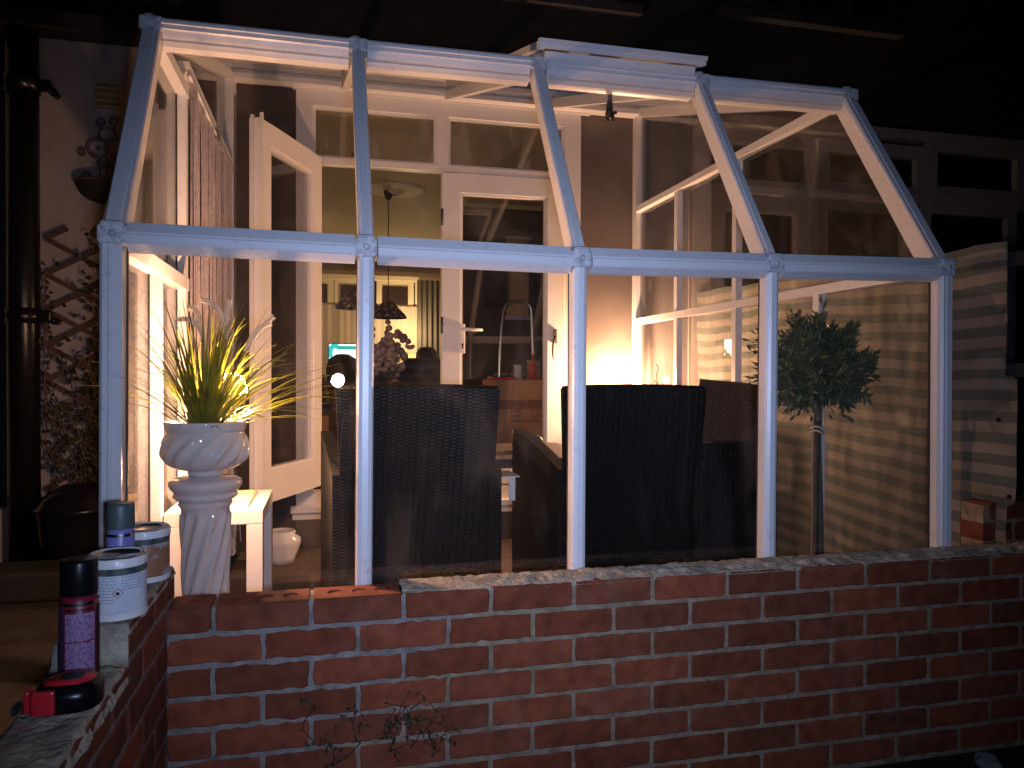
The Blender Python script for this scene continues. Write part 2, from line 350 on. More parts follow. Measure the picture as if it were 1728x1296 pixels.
def one(mb, name, mats, label, cat, group=None, kind=None):
    o = mb.build(name, mats)
    if kind: o['kind'] = kind
    if label: tag(o, label, cat, group)
    return o
def rot(mb, c, ax, ang, start=0):
    c = Vector(c); m = Matrix.Rotation(ang, 3, ax)
    for i in range(start, len(mb.v)): mb.v[i] = tuple(c+m @ (Vector(mb.v[i])-c))
def pane(mb, q, t=.004, mi=0):
    """glass sheet with thickness from 4 corner points"""
    q = [Vector(p) for p in q]; n = (q[1]-q[0]).cross(q[2]-q[0]).normalized()*t/2
    k = len(q)
    vs = [p-n for p in q]+[p+n for p in q]
    mb.add(vs, [list(range(k))[::-1], list(range(k, 2*k))]+[(i, (i+1) % k, k+(i+1) % k, k+i) for i in range(k)], mi)

# ------------------------------------------------------------------ ground
b = MB(); b.sheet(lambda u, v: (-40+80*u, -12+60*v, -.156), 4, 4)
o = b.build('garden_ground', M['soil']); o['kind'] = 'structure'
b = MB(); b.box((-14, .3, -.15), (-.485, 4.5, -.02))
o = b.build('patio_path', M['pave']); o['kind'] = 'structure'
b = MB(); b.box((-.475, 2.012, -.15), (2.36, 4.52, 0))
o = b.build('conservatory_floor', M['carpet']); o['kind'] = 'structure'

# ------------------------------------------------------------------ brick walls
YF, YB, ZT = 1.908, 2.0105, .449
def brick_face(mb, x0, x1, z0, z1, yf, yb, jit=.0016, tone=.5, swap=None, holes=None):
    """one brick: front face with a slightly ragged outline and an eased edge; swap maps local (x,y,z)->world"""
    pts = []
    def seg(a, c, n):
        return [(a[0]+(c[0]-a[0])*i/n, a[1]+(c[1]-a[1])*i/n) for i in range(n)]
    w, h = x1-x0, z1-z0; nx = max(3, int(w/.016)); nz = max(2, int(h/.016))
    pts = seg((x0, z0), (x1, z0), nx)+seg((x1, z0), (x1, z1), nz)+seg((x1, z1), (x0, z1), nx)+seg((x0, z1), (x0, z0), nz)
    cx, cz = (x0+x1)/2, (z0+z1)/2
    ph = random.uniform(0, 100)
    P = []
    for x, z in pts:
        a = noise.noise(Vector((x*45+ph, z*45, ph)))*jit*1.6+noise.noise(Vector((x*190, z*190, ph)))*jit
        dx, dz = (x-cx)/(w/2), (z-cz)/(h/2)
        cr = max(0, abs(dx)**8*abs(dz)**4)*.0012
        P.append((x+(a-cr)*(1 if dx > 0 else -1)*(abs(dx) > .97), z+(a-cr)*(1 if dz > 0 else -1)*(abs(dz) > .9)))
    n = len(P); vs = []
    for inset, y in ((.0026, yf), (.0, yf+.0022), (0, yb)):
        for x, z in P:
            vs.append((x-inset*(1 if x > cx else -1)*(1 if abs(x-cx) > w*.45 else 0), y, z-inset*(1 if z > cz else -1)*(1 if abs(z-cz) > h*.38 else 0)))
    if swap: vs = [swap(v) for v in vs]
    fs = [list(range(n))]+[(i+n, (i+1) % n+n, (i+1) % n, i) for i in range(n)]+[(i+2*n, (i+1) % n+2*n, (i+1) % n+n, i+n) for i in range(n)]+[list(range(2*n, 3*n))[::-1]]
    mb.add(vs, fs, 0, False, tone)
def holed_brick(mb, x0, x1, y0, y1, z0, z1, holes, tone):
    """perforated brick: top face with round holes"""
    bm = bmesh.new()
    def loop(pts):
        vs = [bm.verts.new((p[0], p[1], z1)) for p in pts]
        return vs, [bm.edges.new((vs[i], vs[(i+1) % len(vs)])) for i in range(len(vs))]
    e = .002
    ov, oe = loop([(x0+e, y0+e), (x1-e, y0+e), (x1-e, y1-e), (x0+e, y1-e)])
    hs = []
    for hx, hy, hr in holes:
        hs.append(loop([(hx+hr*math.cos(t*PI/10)*(1+.04*math.sin(t*3)), hy+hr*1.35*math.sin(t*PI/10)) for t in range(20)]))
    edges = oe+[q for h in hs for q in h[1]]
    bmesh.ops.triangle_fill(bm, edges=edges, use_beauty=True)
    for hv, he in hs:
        lo = [bm.verts.new((v.co.x, v.co.y, z1-.045)) for v in hv]
        k = len(hv)
        for i in range(k): bm.faces.new((hv[i], hv[(i+1) % k], lo[(i+1) % k], lo[i]))
        bm.faces.new(lo)
    bm.verts.index_update(); bm.faces.ensure_lookup_table()
    mb.bm(bm, 0, tone=tone)
    mb.add([(x0+e, y0+e, z1), (x1-e, y0+e, z1), (x1-e, y1-e, z1), (x0+e, y1-e, z1), (x0, y0, z1-e), (x1, y0, z1-e), (x1, y1, z1-e), (x0, y1, z1-e)],
           [(0, 4, 5, 1), (1, 5, 6, 2), (2, 6, 7, 3), (3, 7, 4, 0)], 0, False, tone)
root = empty('brick_wall', (.9, 1.96, -.15), 'long low red brick wall in front of the lean-to with mortar spread along its top', 'brick wall')
b = MB()
bx = [atY(x, y, YF).x for x, y in ((361, 1020), (525, 1010), (677, 1000), (821, 990), (961, 980), (1094, 973), (1221, 965), (1342, 958), (1458, 952), (1570, 946))]
step = (bx[-1]-bx[1])/8
XL = -.367
for c in range(8):
    z1 = ZT-.075*c; z0 = z1-.063
    off = bx[1] if c % 2 == 0 else bx[1]-step/2
    k = -6
    while off+k*step < 3.35:
        a, d = off+k*step+.0055, off+(k+1)*step-.0055; k += 1
        if d < XL+.03: continue
        a = max(a, XL+.002); d = min(d, 3.36)
        if d-a < .02: continue
        dz = random.uniform(-.0015, .0015)
        t = random.random()
        if c == 0 and a < .17:
            hw = .0185
            if d-a > .15:
                hs = [(a+(d-a)*q, YF+.046, hw) for q in (.24, .52, .79)]
            else: hs = [(a+(d-a)*.62, YF+.044, hw)]
            if d-a > .04:
                brick_face(b, a, d, z0, z1-.002, YF, YB-.002, tone=t)
                b.f.pop(); b.mi.pop(); b.sm.pop()
                # open top built separately
                holed_brick(b, a-.0006, d+.0006, YF-.0006, YB-.0015, z0, z1+.0012, hs, t)
            continue
        j = .0034 if (a < .5-.12*c and c > 0) else .0014
        brick_face(b, a, d, z0+dz, z1+dz, YF+random.uniform(-.0015, .0015), YB-.002, jit=j, tone=t)
b.build('bricks', M['brick'], root)
b = MB(); b.box((XL+.004, YF+.0035, -.16), (3.355, YB, ZT-.055)); b.box((bx[2]-.006, YF+.0035, ZT-.056), (3.355, YB, ZT-.004))
for i in (0, 1, 2): b.box((bx[i]-.006, YF+.004, ZT-.058), (bx[i]+.006, YB, ZT-.004))
b.box((XL-.008, YF+.006, -.16), (XL+.012, YB, ZT-.012))
# lumpy mortar bed on the top course
def topz(x, y):
    z = ZT+.001+.011*(y-YF)/.1+.004*noise.noise(Vector((x*22, y*22, 3)))+.004*noise.noise(Vector((x*60, y*60, 9)))
    for q in range(40):
        pass
    fx = ((x-bx[2])/step) % 1
    for hq in (.24, .5, .76):
        d2 = ((fx-hq)*step/.024)**2+((y-YF-.038)/.015)**2
        if d2 < 1 and x > bx[2]+.24: z += .011*(1-d2)**.5*(0.6+noise.noise(Vector((x*9, 1, 1))))
    return z
def tf(u, v):
    x = bx[2]+.004+(3.355-bx[2]-.004)*u; y = YF+.001+.1*v
    e = .0025*noise.noise(Vector((x*70, 5, 5)))
    if v == 0: return (x, YF-.0008+e*.5, ZT-.006+e)
    if v == 1: return (x, YB, ZT-.01)
    return (x, y, topz(x, y))
b.sheet(tf, 520, 14, 1, True)
# smears of new mortar squeezed from the joints by the left corner
for k in range(0):
    c = random.choice([1, 2, 3, 4]); z = ZT-.075*c+.069+random.uniform(-.006, .004); x = random.uniform(XL+.02, .28-.09*c)
    r = random.uniform(.004, .013)
    vs = [(x+r*random.uniform(.6, 1.5)*math.cos(t), YF-.0022-random.uniform(0, .0012), z+r*random.uniform(.35, .6)*math.sin(t)) for t in [i*PI/5 for i in range(10)]]
    vs2 = [(x+(v[0]-x)*1.35, YF+.004, z+(v[2]-z)*1.35) for v in vs]
    b.add(vs+vs2, [list(range(10))]+[(i+10, (i+1) % 10+10, (i+1) % 10, i) for i in range(10)], 0, True)
b.build('mortar', [M['mortar'], M['palemortar']], root)

# return wall stepping down towards the viewer
root = empty('brick_wall', (-.42, 1.2, -.15), 'short stepped brick wall running forward at the left with tins standing on it', 'brick wall')
XR0, XR1 = -.465, -.363
b = MB()
sw = lambda v: (XR1-(v[1]), v[0], v[2])
for c in range(9):
    z1 = .534-.01-.0745*c; z0 = z1-.063
    ylo = 1.545 if c == 0 else (.35)
    k = -2
    off = 1.545 if c % 2 == 0 else 1.545-step/2
    k = -12
    while off+k*step < 1.96:
        a, d = max(off+k*step+.0055, ylo), min(off+(k+1)*step-.0055, 1.962 if c else 1.985); k += 1
        if d-a < .03 or a < ylo-.001: continue
        if c > 0 and d > 1.9: d = 1.9
        if d-a < .03: continue
        t = random.random()
        brick_face(b, a, d, z0, z1, random.uniform(-.001, .0015), .1, jit=.0018, tone=t, swap=sw)
b.build('bricks', M['brick'], root)
b = MB()
b.box((XR0, .35, -.16), (XR1-.003, 1.999, .44)); b.box((XR0+.002, 1.55, .44), (XR1-.003, 1.999, .522))
def rag(x0, x1, y0, y1, z, zl, seed, nu=16, nv=60):
    def fn(u, v):
        x = x0+(x1-x0)*u; y = y0+(y1-y0)*v
        e = .006*noise.noise(Vector((y*20, u*3, seed)))+.003*noise.noise(Vector((y*70, u*3, seed)))
        if u in (0, 1): return (x+e, y, z-zl)
        if v in (0, 1): return (x, y+e, z-zl)
        return (x, y, z+.005*noise.noise(Vector((x*26, y*26, seed)))+.003*noise.noise(Vector((x*80, y*80, seed))))
    b.sheet(fn, nu, nv, 1)
rag(XR0-.004, XR1+.002, 1.541, 1.995, .531, .02, 4)
rag(XR0-.02, XR1+.004, .35, 1.546, .456, .03, 8, 16, 120)
# end face of the upper course
def ef(u, v):
    return (XR0+(XR1-XR0)*u, 1.543+.004*noise.noise(Vector((u*6, v*6, 2)))+.002*noise.noise(Vector((u*25, v*25, 2))), .445+.086*v)
b.sheet(ef, 20, 16, 1)
b.build('mortar', [M['mortar'], M['palemortar']], root)
# crumbled lump + dark gap at the near end
b = MB()
b.lathe((-.475, 1.535, .452), [(0, .058), (.012, .055), (.016, .03), (.019, 0)], 9, fn=lambda t, z, j: 1+.2*math.sin(3*t+j))
one(b, 'mortar_lump', M['mortar'], 'small pale crumb of old mortar on the stepped wall behind the red spray can', 'mortar lump')

# ------------------------------------------------------------------ conservatory
YP = 2.045
eave = [atY(x, y, YP) for x, y in ((194, 389), (618, 412), (978, 431), (1302, 441), (1590, 448))]
ridge = [atY(x, y, 2.545) for x, y in ((258, 40), (604, 77), (906, 107), (1180, 135), (1428, 159))]
basex = [-.516, .092, .694, 1.305, 1.938]
YR, ZR = 4.50, 2.70
rear = [Vector((x, YR, ZR)) for x in (-.53, .097, .7, 1.315, 1.925)]
con = empty('conservatory', (.7, 3.2, 0), 'white framed lean-to glasshouse lit from inside, standing behind the brick wall', 'conservatory')
bar = [(-.0215, -.03), (-.0215, .002), (-.017, .011), (-.008, .0165), (.008, .0165), (.017, .011), (.0215, .002), (.0215, -.03), (.006, -.034), (.006, -.046), (-.006, -.046), (-.006, -.034)]
barin = [(-.02, -.02), (-.02, .018), (.02, .018), (.02, -.02)]
def grooved(w):  # rafter cap with a raised centre
    return [(-w, -.03), (-w, .004), (-w+.004, .009), (-w*.45, .009), (-w*.4, .013), (w*.4, .013), (w*.45, .009), (w-.004, .009), (w, .004), (w, -.03)]
corner = [(-.031, -.03), (-.031, .012), (-.024, .019), (-.012, .019), (-.009, .021), (.0, .021), (.003, .019), (.012, .019), (.019, .012), (.019, -.035)]
for i in range(5):
    p0 = Vector((basex[i], YP, 0)); p1 = eave[i]-Vector((0, 0, .02))
    b = MB()
    if i == 0: b.prism(p0, p1, [(a, c) for a, c in corner], (1, 0, 0), 0)
    elif i == 4: b.prism(p0, p1, [(-a*.9, c) for a, c in corner][::-1], (1, 0, 0), 0)
    else: b.prism(p0, p1, bar, (1, 0, 0), 0)
    b.prism(p0, p1, [(-.024, -.033), (-.024, -.029), (.024, -.029), (.024, -.033)], (1, 0, 0), 1)
    o = b.build('post', [M['frame'], M['gasket']], con)
    # sloping rafter
    b = MB(); q0, q1 = eave[i]+Vector((0, .0, .0)), ridge[i]
    w = .021 if 0 < i < 4 else .027
    b.prism(q0, q1, grooved(w), (1, 0, 0))
    wi = .013 if 0 < i < 4 else .02
    b.prism(q0, q1, [(-wi, -.062), (-wi, -.03), (wi, -.03), (wi, -.062)], (1, 0, 0))
    b.build('rafter', M['frame'], con)
    # roof rafter back to the house
    b = MB(); b.prism(ridge[i], rear[i], [(-.018, -.05), (-.018, .004), (.018, .004), (.018, -.05)], (1, 0, 0))
    b.build('roof_bar', M['frame'], con)
    # cast connectors
    b = MB()
    e = eave[i]
    ww = .032 if 0 < i < 4 else .036
    b.box((e.x-ww, e.y-.026, e.z-.036), (e.x+ww*.9, e.y+.02, e.z+.012), bev=.008)
    b.box((e.x-ww*.8, e.y-.03, e.z-.006), (e.x+ww*.75, e.y+.03, e.z+.022), bev=.009)
    b.tube([(e.x, e.y-.024, e.z-.01), (e.x, e.y-.033, e.z-.01)], [.010, .007], 12)
    b.tube([(e.x+.02, e.y-.022, e.z-.02), (e.x+.02, e.y-.029, e.z-.02)], .004, 8)
    b.build('joint', M['joint'], con)
    b = MB(); r = ridge[i]
    b.box((r.x-ww, r.y-.03, r.z-.03), (r.x+ww, r.y+.03, r.z+.016), bev=.008)
    b.tube([(r.x-.008, r.y-.01, r.z+.008), (r.x-.008, r.y-.012, r.z+.022)], [.02, .016], 12)
    b.build('joint', M['joint'], con)
# beams, one per bay
eprof = [(-.028, -.012), (-.03, -.002), (-.022, .006), (-.004, .016), (.014, .02), (.024, .018), (.024, -.012), (.016, -.02), (-.008, -.02)]
def beam(name, a, c, poly, m='frame', d=.03, parent=None):
    a, c = Vector(a), Vector(c); dd = (c-a).normalized()*d
    b = MB(); vs0 = []
    n = len(poly)
    for p in (a+dd, c-dd):
        for (yy, zz) in poly: vs0.append(p+Vector((0, yy, zz)))
    b.add(vs0, [(i, (i+1) % n, n+(i+1) % n, n+i) for i in range(n)]+[list(range(n))[::-1], list(range(n, 2*n))])
    return b.build(name, M[m], parent or con)
EP = [(-.026, -.034), (-.029, -.03), (-.029, -.012), (-.024, -.01), (-.023, -.004), (-.006, .022), (-.003, .022), (.018, .024), (.03, .016), (.03, -.03), (.024, -.046), (.008, -.053)]
RP = [(.006, -.058), (-.006, -.055), (-.013, -.040), (-.008, -.038), (-.014, -.03), (-.024, -.012), (-.030, -.008), (-.031, .004), (-.036, .006), (-.036, .016), (-.032, .022), (.01, .028), (.036, .024), (.036, -.04), (.03, -.058)]
for i in range(4):
    beam('eave_beam', eave[i], eave[i+1], EP)
    beam('ridge_beam', ridge[i], ridge[i+1], [(y, z-.014) for y, z in RP])
    beam('wall_plate', rear[i], rear[i+1], [(-.05, -.05), (-.05, -.02), (-.035, -.015), (-.035, .01), (-.045, .015), (-.045, .04), (.04, .05), (.04, -.05)], d=.0)
b = MB(); b.box((-.56, YR+.02, 2.66), (1.96, YR+.049, 2.82)); b.build('flashing', M['frame'], con)
# low sill beam under the front glass and sides
b = MB(); b.box((-.54, 2.02, 0), (1.96, 2.075, .035)); b.build('sill', M['frame'], con)
# front glass
for i in range(4):
    b = MB(); g = YP-.0
    pane(b, [(basex[i]+.016, g, .03), (basex[i+1]-.016, g, .03), (eave[i+1].x-.016, g, eave[i+1].z-.03), (eave[i].x+.016, g, eave[i].z-.03)])
    b.build('glass_pane', M['glass'], con)
    b = MB(); o_ = Vector((0, -.003, .006))
    pane(b, [eave[i]+Vector((.016, 0, .015))+o_, eave[i+1]+Vector((-.016, 0, .015))+o_, ridge[i+1]+Vector((-.016, 0, -.03))+o_, ridge[i]+Vector((.016, 0, -.03))+o_])
    b.build('glass_pane', M['glass'], con)
    b = MB()
    pane(b, [ridge[i]+Vector((.014, .03, 0)), ridge[i+1]+Vector((-.014, .03, 0)), rear[i+1]+Vector((-.014, -.03, 0)), rear[i]+Vector((.014, -.03, 0))])
    if i != 2: b.build('roof_pane', M['roofglass'], con)
# side frames
def side(s, ys, X, zs_eave, zr):
    """s=-1 left, +1 right; X glass plane; bars stand on the inner side of the glass"""
    xi0, xi1 = (X, X+.036) if s < 0 else (X-.036, X)
    # rails
    def rail(y0, z0, y1, z1, h=.036, name='side_rail'):
        b = MB()
        vs = []
        for y, z in ((y0, z0), (y1, z1)):
            vs += [(xi0-.004, y, z-h/2), (xi1+.004, y, z-h/2), (xi1+.004, y, z+h/2), (xi0-.004, y, z+h/2)]
        b.add(vs, [(0, 1, 2, 3)[::-1], (4, 5, 6, 7), (0, 1, 5, 4), (1, 2, 6, 5), (2, 3, 7, 6), (3, 0, 4, 7)])
        b.build(name, M['frame'], con)
    return xi0, xi1, rail
XRt = 1.936
xi0, xi1, rail = side(1, None, XRt, None, None)
ysR = [2.655, 3.285, 3.915]
for k, y in enumerate(ysR):
    top = 1.35 if k == 0 else 2.07
    b = MB(); b.box((xi0, y-.02, 0), (xi1-.002, y+.018, top-.018)); b.box((xi1-.006, y-.012, 0), (xi1-.0025, y+.03, top-.02), 1); b.build('side_post', [M['frame'], M['gasket']], con)
b = MB(); b.box((xi0+.004, YR-.02, 0), (xi1+.01, YR+.045, 2.66)); b.build('rear_post', M['frame'], con)
rail(2.07, 1.345, YR-.02, 1.345); rail(2.56, 2.055, YR-.02, 2.055, .034); rail(2.07, .05, YR-.02, .05, .05)
def sp(y0, y1, za, zb, X): return [(X, y0, za), (X, y1, za), (X, y1, zb), (X, y0, zb)]
yy = [2.08]+ysR+[YR-.02]
for k in range(4):
    b = MB(); pane(b, sp(yy[k], yy[k+1], .05, 1.33, XRt-.001)); b.build('glass_pane', M['sideglass'], con)
    b = MB()
    if k == 0: pane(b, [(XRt-.001, 2.07, 1.36), (XRt-.001, 2.655, 1.36), (XRt-.001, 2.655, 2.04), (XRt-.001, 2.56, 2.04)])
    else: pane(b, sp(yy[k], yy[k+1], 1.36, 2.04, XRt-.001))
    b.build('glass_pane', M['sideglass'], con)
b = MB(); pane(b, [(XRt-.001, 2.6, 2.07), (XRt-.001, YR, 2.07), (XRt-.001, YR, 2.69)]); b.build('glass_pane', M['sideglass'], con)
XLf = -.548
xi0, xi1, rail = side(-1, None, XLf, None, None)
for y, top in ((2.60, 1.35), (3.05, 2.07)):
    b = MB(); b.box((xi0+.002, y-.02, 0), (xi1, y+.02, top)); b.box((xi0+.0025, y-.026, 0), (xi0+.006, y+.026, top-.02), 1); b.build('side_post', [M['frame'], M['gasket']], con)
b = MB(); b.box((xi0-.005, YR-.09, 0), (xi1+.01, YR+.045, 2.66)); b.build('rear_post', M['frame'], con)
rail(2.07, 1.338, 3.07, 1.338, .045); rail(2.56, 2.06, 3.07, 2.06, .04); rail(2.07, .05, 3.05, .05, .05); rail(3.07, 2.17, YR, 2.17, .02, 'door_track')
for y0, y1 in ((2.08, 2.60), (2.60, 3.05)):
    b = MB(); pane(b, sp(y0, y1, .05, 1.33, XLf+.001)); b.build('glass_pane', M['sideglass'], con)
b = MB(); pane(b, [(XLf+.001, 2.07, 1.36), (XLf+.001, 3.05, 1.36), (XLf+.001, 3.05, 2.04), (XLf+.001, 2.56, 2.04)]); b.build('glass_pane', M['sideglass'], con)
b = MB(); pane(b, [(XLf+.001, 2.6, 2.07), (XLf+.001, YR, 2.07), (XLf+.001, YR, 2.69)]); b.build('glass_pane', M['sideglass'], con)
# gusset plates on the rear bars
for X, y, z in ((xi1+.001, 3.02, 1.36), ):
    b = MB(); b.add([(X, y-.06, z+.0), (X, y+.02, z), (X, y+.02, z+.12), (X+.003, y-.06, z), (X+.003, y+.02, z), (X+.003, y+.02, z+.12)], [(0, 1, 2), (3, 5, 4), (0, 2, 5, 3), (1, 4, 5, 2), (0, 3, 4, 1)]); b.build('gusset', M['framein'], con)

# roof vent, slightly open
v = MB()
ve = empty('roof_vent', (0, 0, 0), '', ''); del ve['label']; del ve['category']; ve.parent = con; ve.location = -con.location
xa, xb = ridge[2].x-.012, ridge[3].x-.01
sl = (rear[2]-ridge[2]); sl = sl.normalized()
def vp(x, s_, up): return Vector((x, ridge[2].y-.03, ridge[2].z+.0))+sl*s_+Vector((0, -sl.z, sl.y))*up
def vbox(b, x0, x1, s0, s1, u0, u1, tilt=0):
    vs = []
    for u in (u0, u1):
        for s_ in (s0, s1):
            for x in (x0, x1): vs.append(vp(x, s_, u+tilt*(1-s_/.66)))
    b.add(vs, [(0, 2, 3, 1), (4, 5, 7, 6), (0, 1, 5, 4), (2, 6, 7, 3), (0, 4, 6, 2), (1, 3, 7, 5)])
b = MB(); vbox(b, xa+.03, xb-.03, -.01, .02, .006, .03); vbox(b, xa+.03, xa+.055, .02, .64, .006, .03); vbox(b, xb-.055, xb-.03, .02, .64, .006, .03); vbox(b, xa+.03, xb-.03, .64, .67, .006, .03)
b.build('vent_kerb', M['frame'], ve)
b = MB(); T = .006
vbox(b, xa+.0, xb+.0, -.03, -.012, .030, .042, T); vbox(b, xa, xb, -.037, -.008, .0455, .060, T); vbox(b, xa+.004, xb-.004, -.026, -.012, .0421, .0454, T)
vbox(b, xa, xa+.028, -.004, .66, .028, .052, T); vbox(b, xb-.028, xb, -.004, .66, .028, .052, T); vbox(b, xa, xb, .66, .69, .028, .052, T)
b.build('vent_frame', M['frame'], ve)
b = MB(); q = [vp(xa+.02, 0, .04+T), vp(xb-.02, 0, .04+T), vp(xb-.02, .66, .04), vp(xa+.02, .66, .04)]; pane(b, q); b.build('vent_glass', M['roofglass'], ve)
b = MB(); hx = 1.003
b.tube([(hx, 2.6, 2.10), (hx-.004, 2.6, 1.99)], .0085, 8); b.tube([(hx-.004, 2.6, 2.0), (hx-.006, 2.6, 1.94)], [.011, .016], 8); b.tube([(hx-.02, 2.6, 1.952), (hx+.022, 2.6, 1.962)], .006, 6)
for s_ in (-.012, .012): b.tube([(hx+s_-.004, 2.596, 1.95), (hx+s_*.7-.004, 2.594, 1.925)], .005, 6)
b.build('vent_handle', M['black'], ve)

# ------------------------------------------------------------------ house
YH = 4.55
hs = empty('house', (.5, 5.5, 0), 'dark rear of the house with a cream rendered ground floor and white garden doors', 'house')
def hb(name, m, *boxes, parent=None, bev=0):
    b = MB()
    for bx_ in boxes: b.box(bx_[:3], bx_[3:], bev=bev)
    return b.build(name, M[m], parent or hs)
fx0, fx1, fz1, fz0 = -.176, 1.545, 2.66, .229
hb('side_wall', 'blackmatt', (-9, YH+.02, -.15, -1.52, YH+.3, 2.80))
hb('rendered_wall', 'render', (-1.52, YH, -.15, -.55, YH+.2, 2.80))
hb('rendered_wall', 'render', (1.965, YH, -.15, 2.40, YH+.2, 2.80))
hb('brown_wall', 'brownwall', (-.55, YH+.001, -.1, fx0, YH+.2, 2.80))
hb('taupe_wall', 'taupewall', (fx1, YH+.001, -.1, 1.965, YH+.2, 2.80), (fx0, YH+.002, -.1, fx1, YH+.2, .16))
hb('lintel', 'framein', (fx0, YH-.01, 2.665, fx1+.02, YH+.15, 2.80), (fx0-.02, YH-.035, 2.64, fx1+.06, YH-.012, 2.675))
hb('corner_pilaster', 'render', (2.30, YH-.018, -.15, 2.455, YH+.2, 2.80))
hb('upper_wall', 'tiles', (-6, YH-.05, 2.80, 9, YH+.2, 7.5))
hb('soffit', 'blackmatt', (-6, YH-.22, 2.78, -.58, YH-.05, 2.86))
# neighbour's white boarding at far left
nb = empty('neighbour_post', (-1.8, 4.5, 0), 'pale boarded upright at the left edge behind the black drainpipe', 'panel')
b = MB()
for k in range(3): b.box((-1.70-.09*k, 4.44+.01*k, .3), (-1.785-.09*k+.002, 4.54, 2.8), bev=.006)
b.build('board', M['framein'], nb)
b = MB(); b.box((-2.1, 4.46, -.02), (-1.6, 4.56, .29)); b.build('plinth', M['render'], nb)

# door set
df = MB()
fw = .095
yf0, yf1 = YH-.03, YH+.04
df.box((fx0, yf0, fz0), (fx0+fw, yf1, fz1)); df.box((fx1-fw-.01, yf0, fz0), (fx1, yf1, fz1))
df.box((fx0+fw, yf0+.001, 2.555), (fx1-fw-.01, yf1, fz1-.002)); df.box((fx0+fw, yf0+.001, 2.225), (fx1-fw-.01, yf1, 2.262))
df.box((.635, yf0+.002, 2.262), (.708, yf1, 2.555)); df.box((fx0+fw, yf0+.001, fz0+.002), (fx1-fw-.01, yf1, .325))
# bead steps around the fanlights
for x0, x1 in ((fx0+fw, .635), (.708, fx1-fw-.01)):
    for a in ((x0, 2.262, x1, 2.276), (x0, 2.541, x1, 2.555), (x0, 2.276, x0+.014, 2.541), (x1-.014, 2.276, x1, 2.541)):
        df.box((a[0], yf0+.018, a[1]), (a[2], yf0+.05, a[3]))
df.box((fx0-.03, YH-.075, .205), (fx1+.03, YH-.031, .245), bev=.006)
df.box((fx0-.02, YH-.02, .16), (fx1+.02, YH+.0, .204))
dfo = df.build('door_frame', M['framein'], hs)
for x0, x1 in ((fx0+fw+.01, .625), (.718, fx1-fw-.02)):
    b = MB(); pane(b, [(x0, YH, 2.27), (x1, YH, 2.27), (x1, YH, 2.545), (x0, YH, 2.545)]); b.build('fanlight', M['fanglass'], hs)
def leaf(name, h0, ang, w, z0, z1, flip, dk=.11):
    """door leaf in local coords: hinge at origin, leaf extends +x by w"""
    root_ = bpy.data.objects.new(name, None); COL.objects.link(root_); root_.parent = hs; root_.location = Vector(h0)-hs.location; root_.rotation_euler = (0, 0, ang)
    t = .06
    b = MB()
    b.box((0, 0, z0), (dk, t, z1), bev=.004); b.box((w-dk, 0, z0), (w, t, z1), bev=.004); b.box((dk-.001, .001, z0), (w-dk+.001, t-.001, z0+dk+.05)); b.box((dk-.001, .001, z1-dk), (w-dk+.001, t-.001, z1))
    # bead
    for a in ((dk, z0+dk+.05, w-dk, z0+dk+.064), (dk, z1-dk-.014, w-dk, z1-dk), (dk, z0+dk+.06, dk+.013, z1-dk-.01), (w-dk-.013, z0+dk+.06, w-dk, z1-dk-.01)):
        b.box((a[0], .008, a[1]), (a[2], t-.008, a[3]))
    if flip:   # overlapping lip with seals on the free edge
        b.box((w, .015, z0+.01), (w+.014, .03, z1+.01)); b.box((w-.004, t, z0+.02), (w+.006, t+.016, z1+.02)); 
    o_ = b.build('leaf_frame', M['framein']); o_.parent = root_
    b = MB(); pane(b, [(dk, t/2, z0+dk+.05), (w-dk, t/2, z0+dk+.05), (w-dk, t/2, z1-dk), (dk, t/2, z1-dk)]); o_ = b.build('leaf_glass', M['cleanglass']); o_.parent = root_
    return root_
# open left leaf: hinge (-.09,4.53) free end (-.372,3.884)
hv = Vector((-.372, 3.884, 0))-Vector((-.085, 4.52, 0))
L1 = leaf('door', (-.085, 4.52, 0), math.atan2(hv.y, hv.x), hv.length, .36, 2.25, True)
L2 = leaf('door', (.668, YH-.032, 0), 0, .775, .335, 2.222, False, .115)
def handle(parent, x, y, z, s=1, side=1, vert=False):
    b = MB(); b.box((x-.016, y-.012*side, z-.13), (x+.016, y, z+.05), bev=.005)
    b.tube([(x, y-.01*side, z+.015), (x, y-.05*side, z+.015)], .009, 8)
    if vert: b.tube([(x, y-.05*side, z+.02), (x-.012, y-.055*side, z-.03), (x-.006, y-.05*side, z-.09)], [.01, .009, .007], 8)
    else: b.tube([(x-.005, y-.05*side, z+.015), (x+.115*s, y-.052*side, z+.012)], [.011, .008], 8)
    o_ = b.build('handle', M['framein']); o_.parent = parent
    b = MB(); b.tube([(x, y-.013*side, z-.075), (x, y-.0145*side, z-.075)], .007, 10); b.box((x-.004, y-.0145*side, z-.1), (x+.004, y-.012*side, z-.078)); o_ = b.build('keyhole', M['blackmatt']); o_.parent = parent
handle(L2, .125, -.001, 1.262)
b = MB(); b.tube([(.705, -.02, 1.24), (.70, -.045, 1.24), (.685, -.05, 1.20), (.683, -.045, 1.14), (.69, -.04, 1.10)], [.008, .008, .007, .006, .004], 8); b.box((.7, -.014, 1.2), (.722, -.001, 1.29), bev=.004); o = b.build('handle', M['iron']); o.parent = L2
for z in (.75, 1.3, 1.95):
    b = MB(); b.tube([(.0, -.004, z-.05), (.0, -.004, z+.05)], .008, 8); o = b.build('hinge', M['gasket']); o.parent = L2

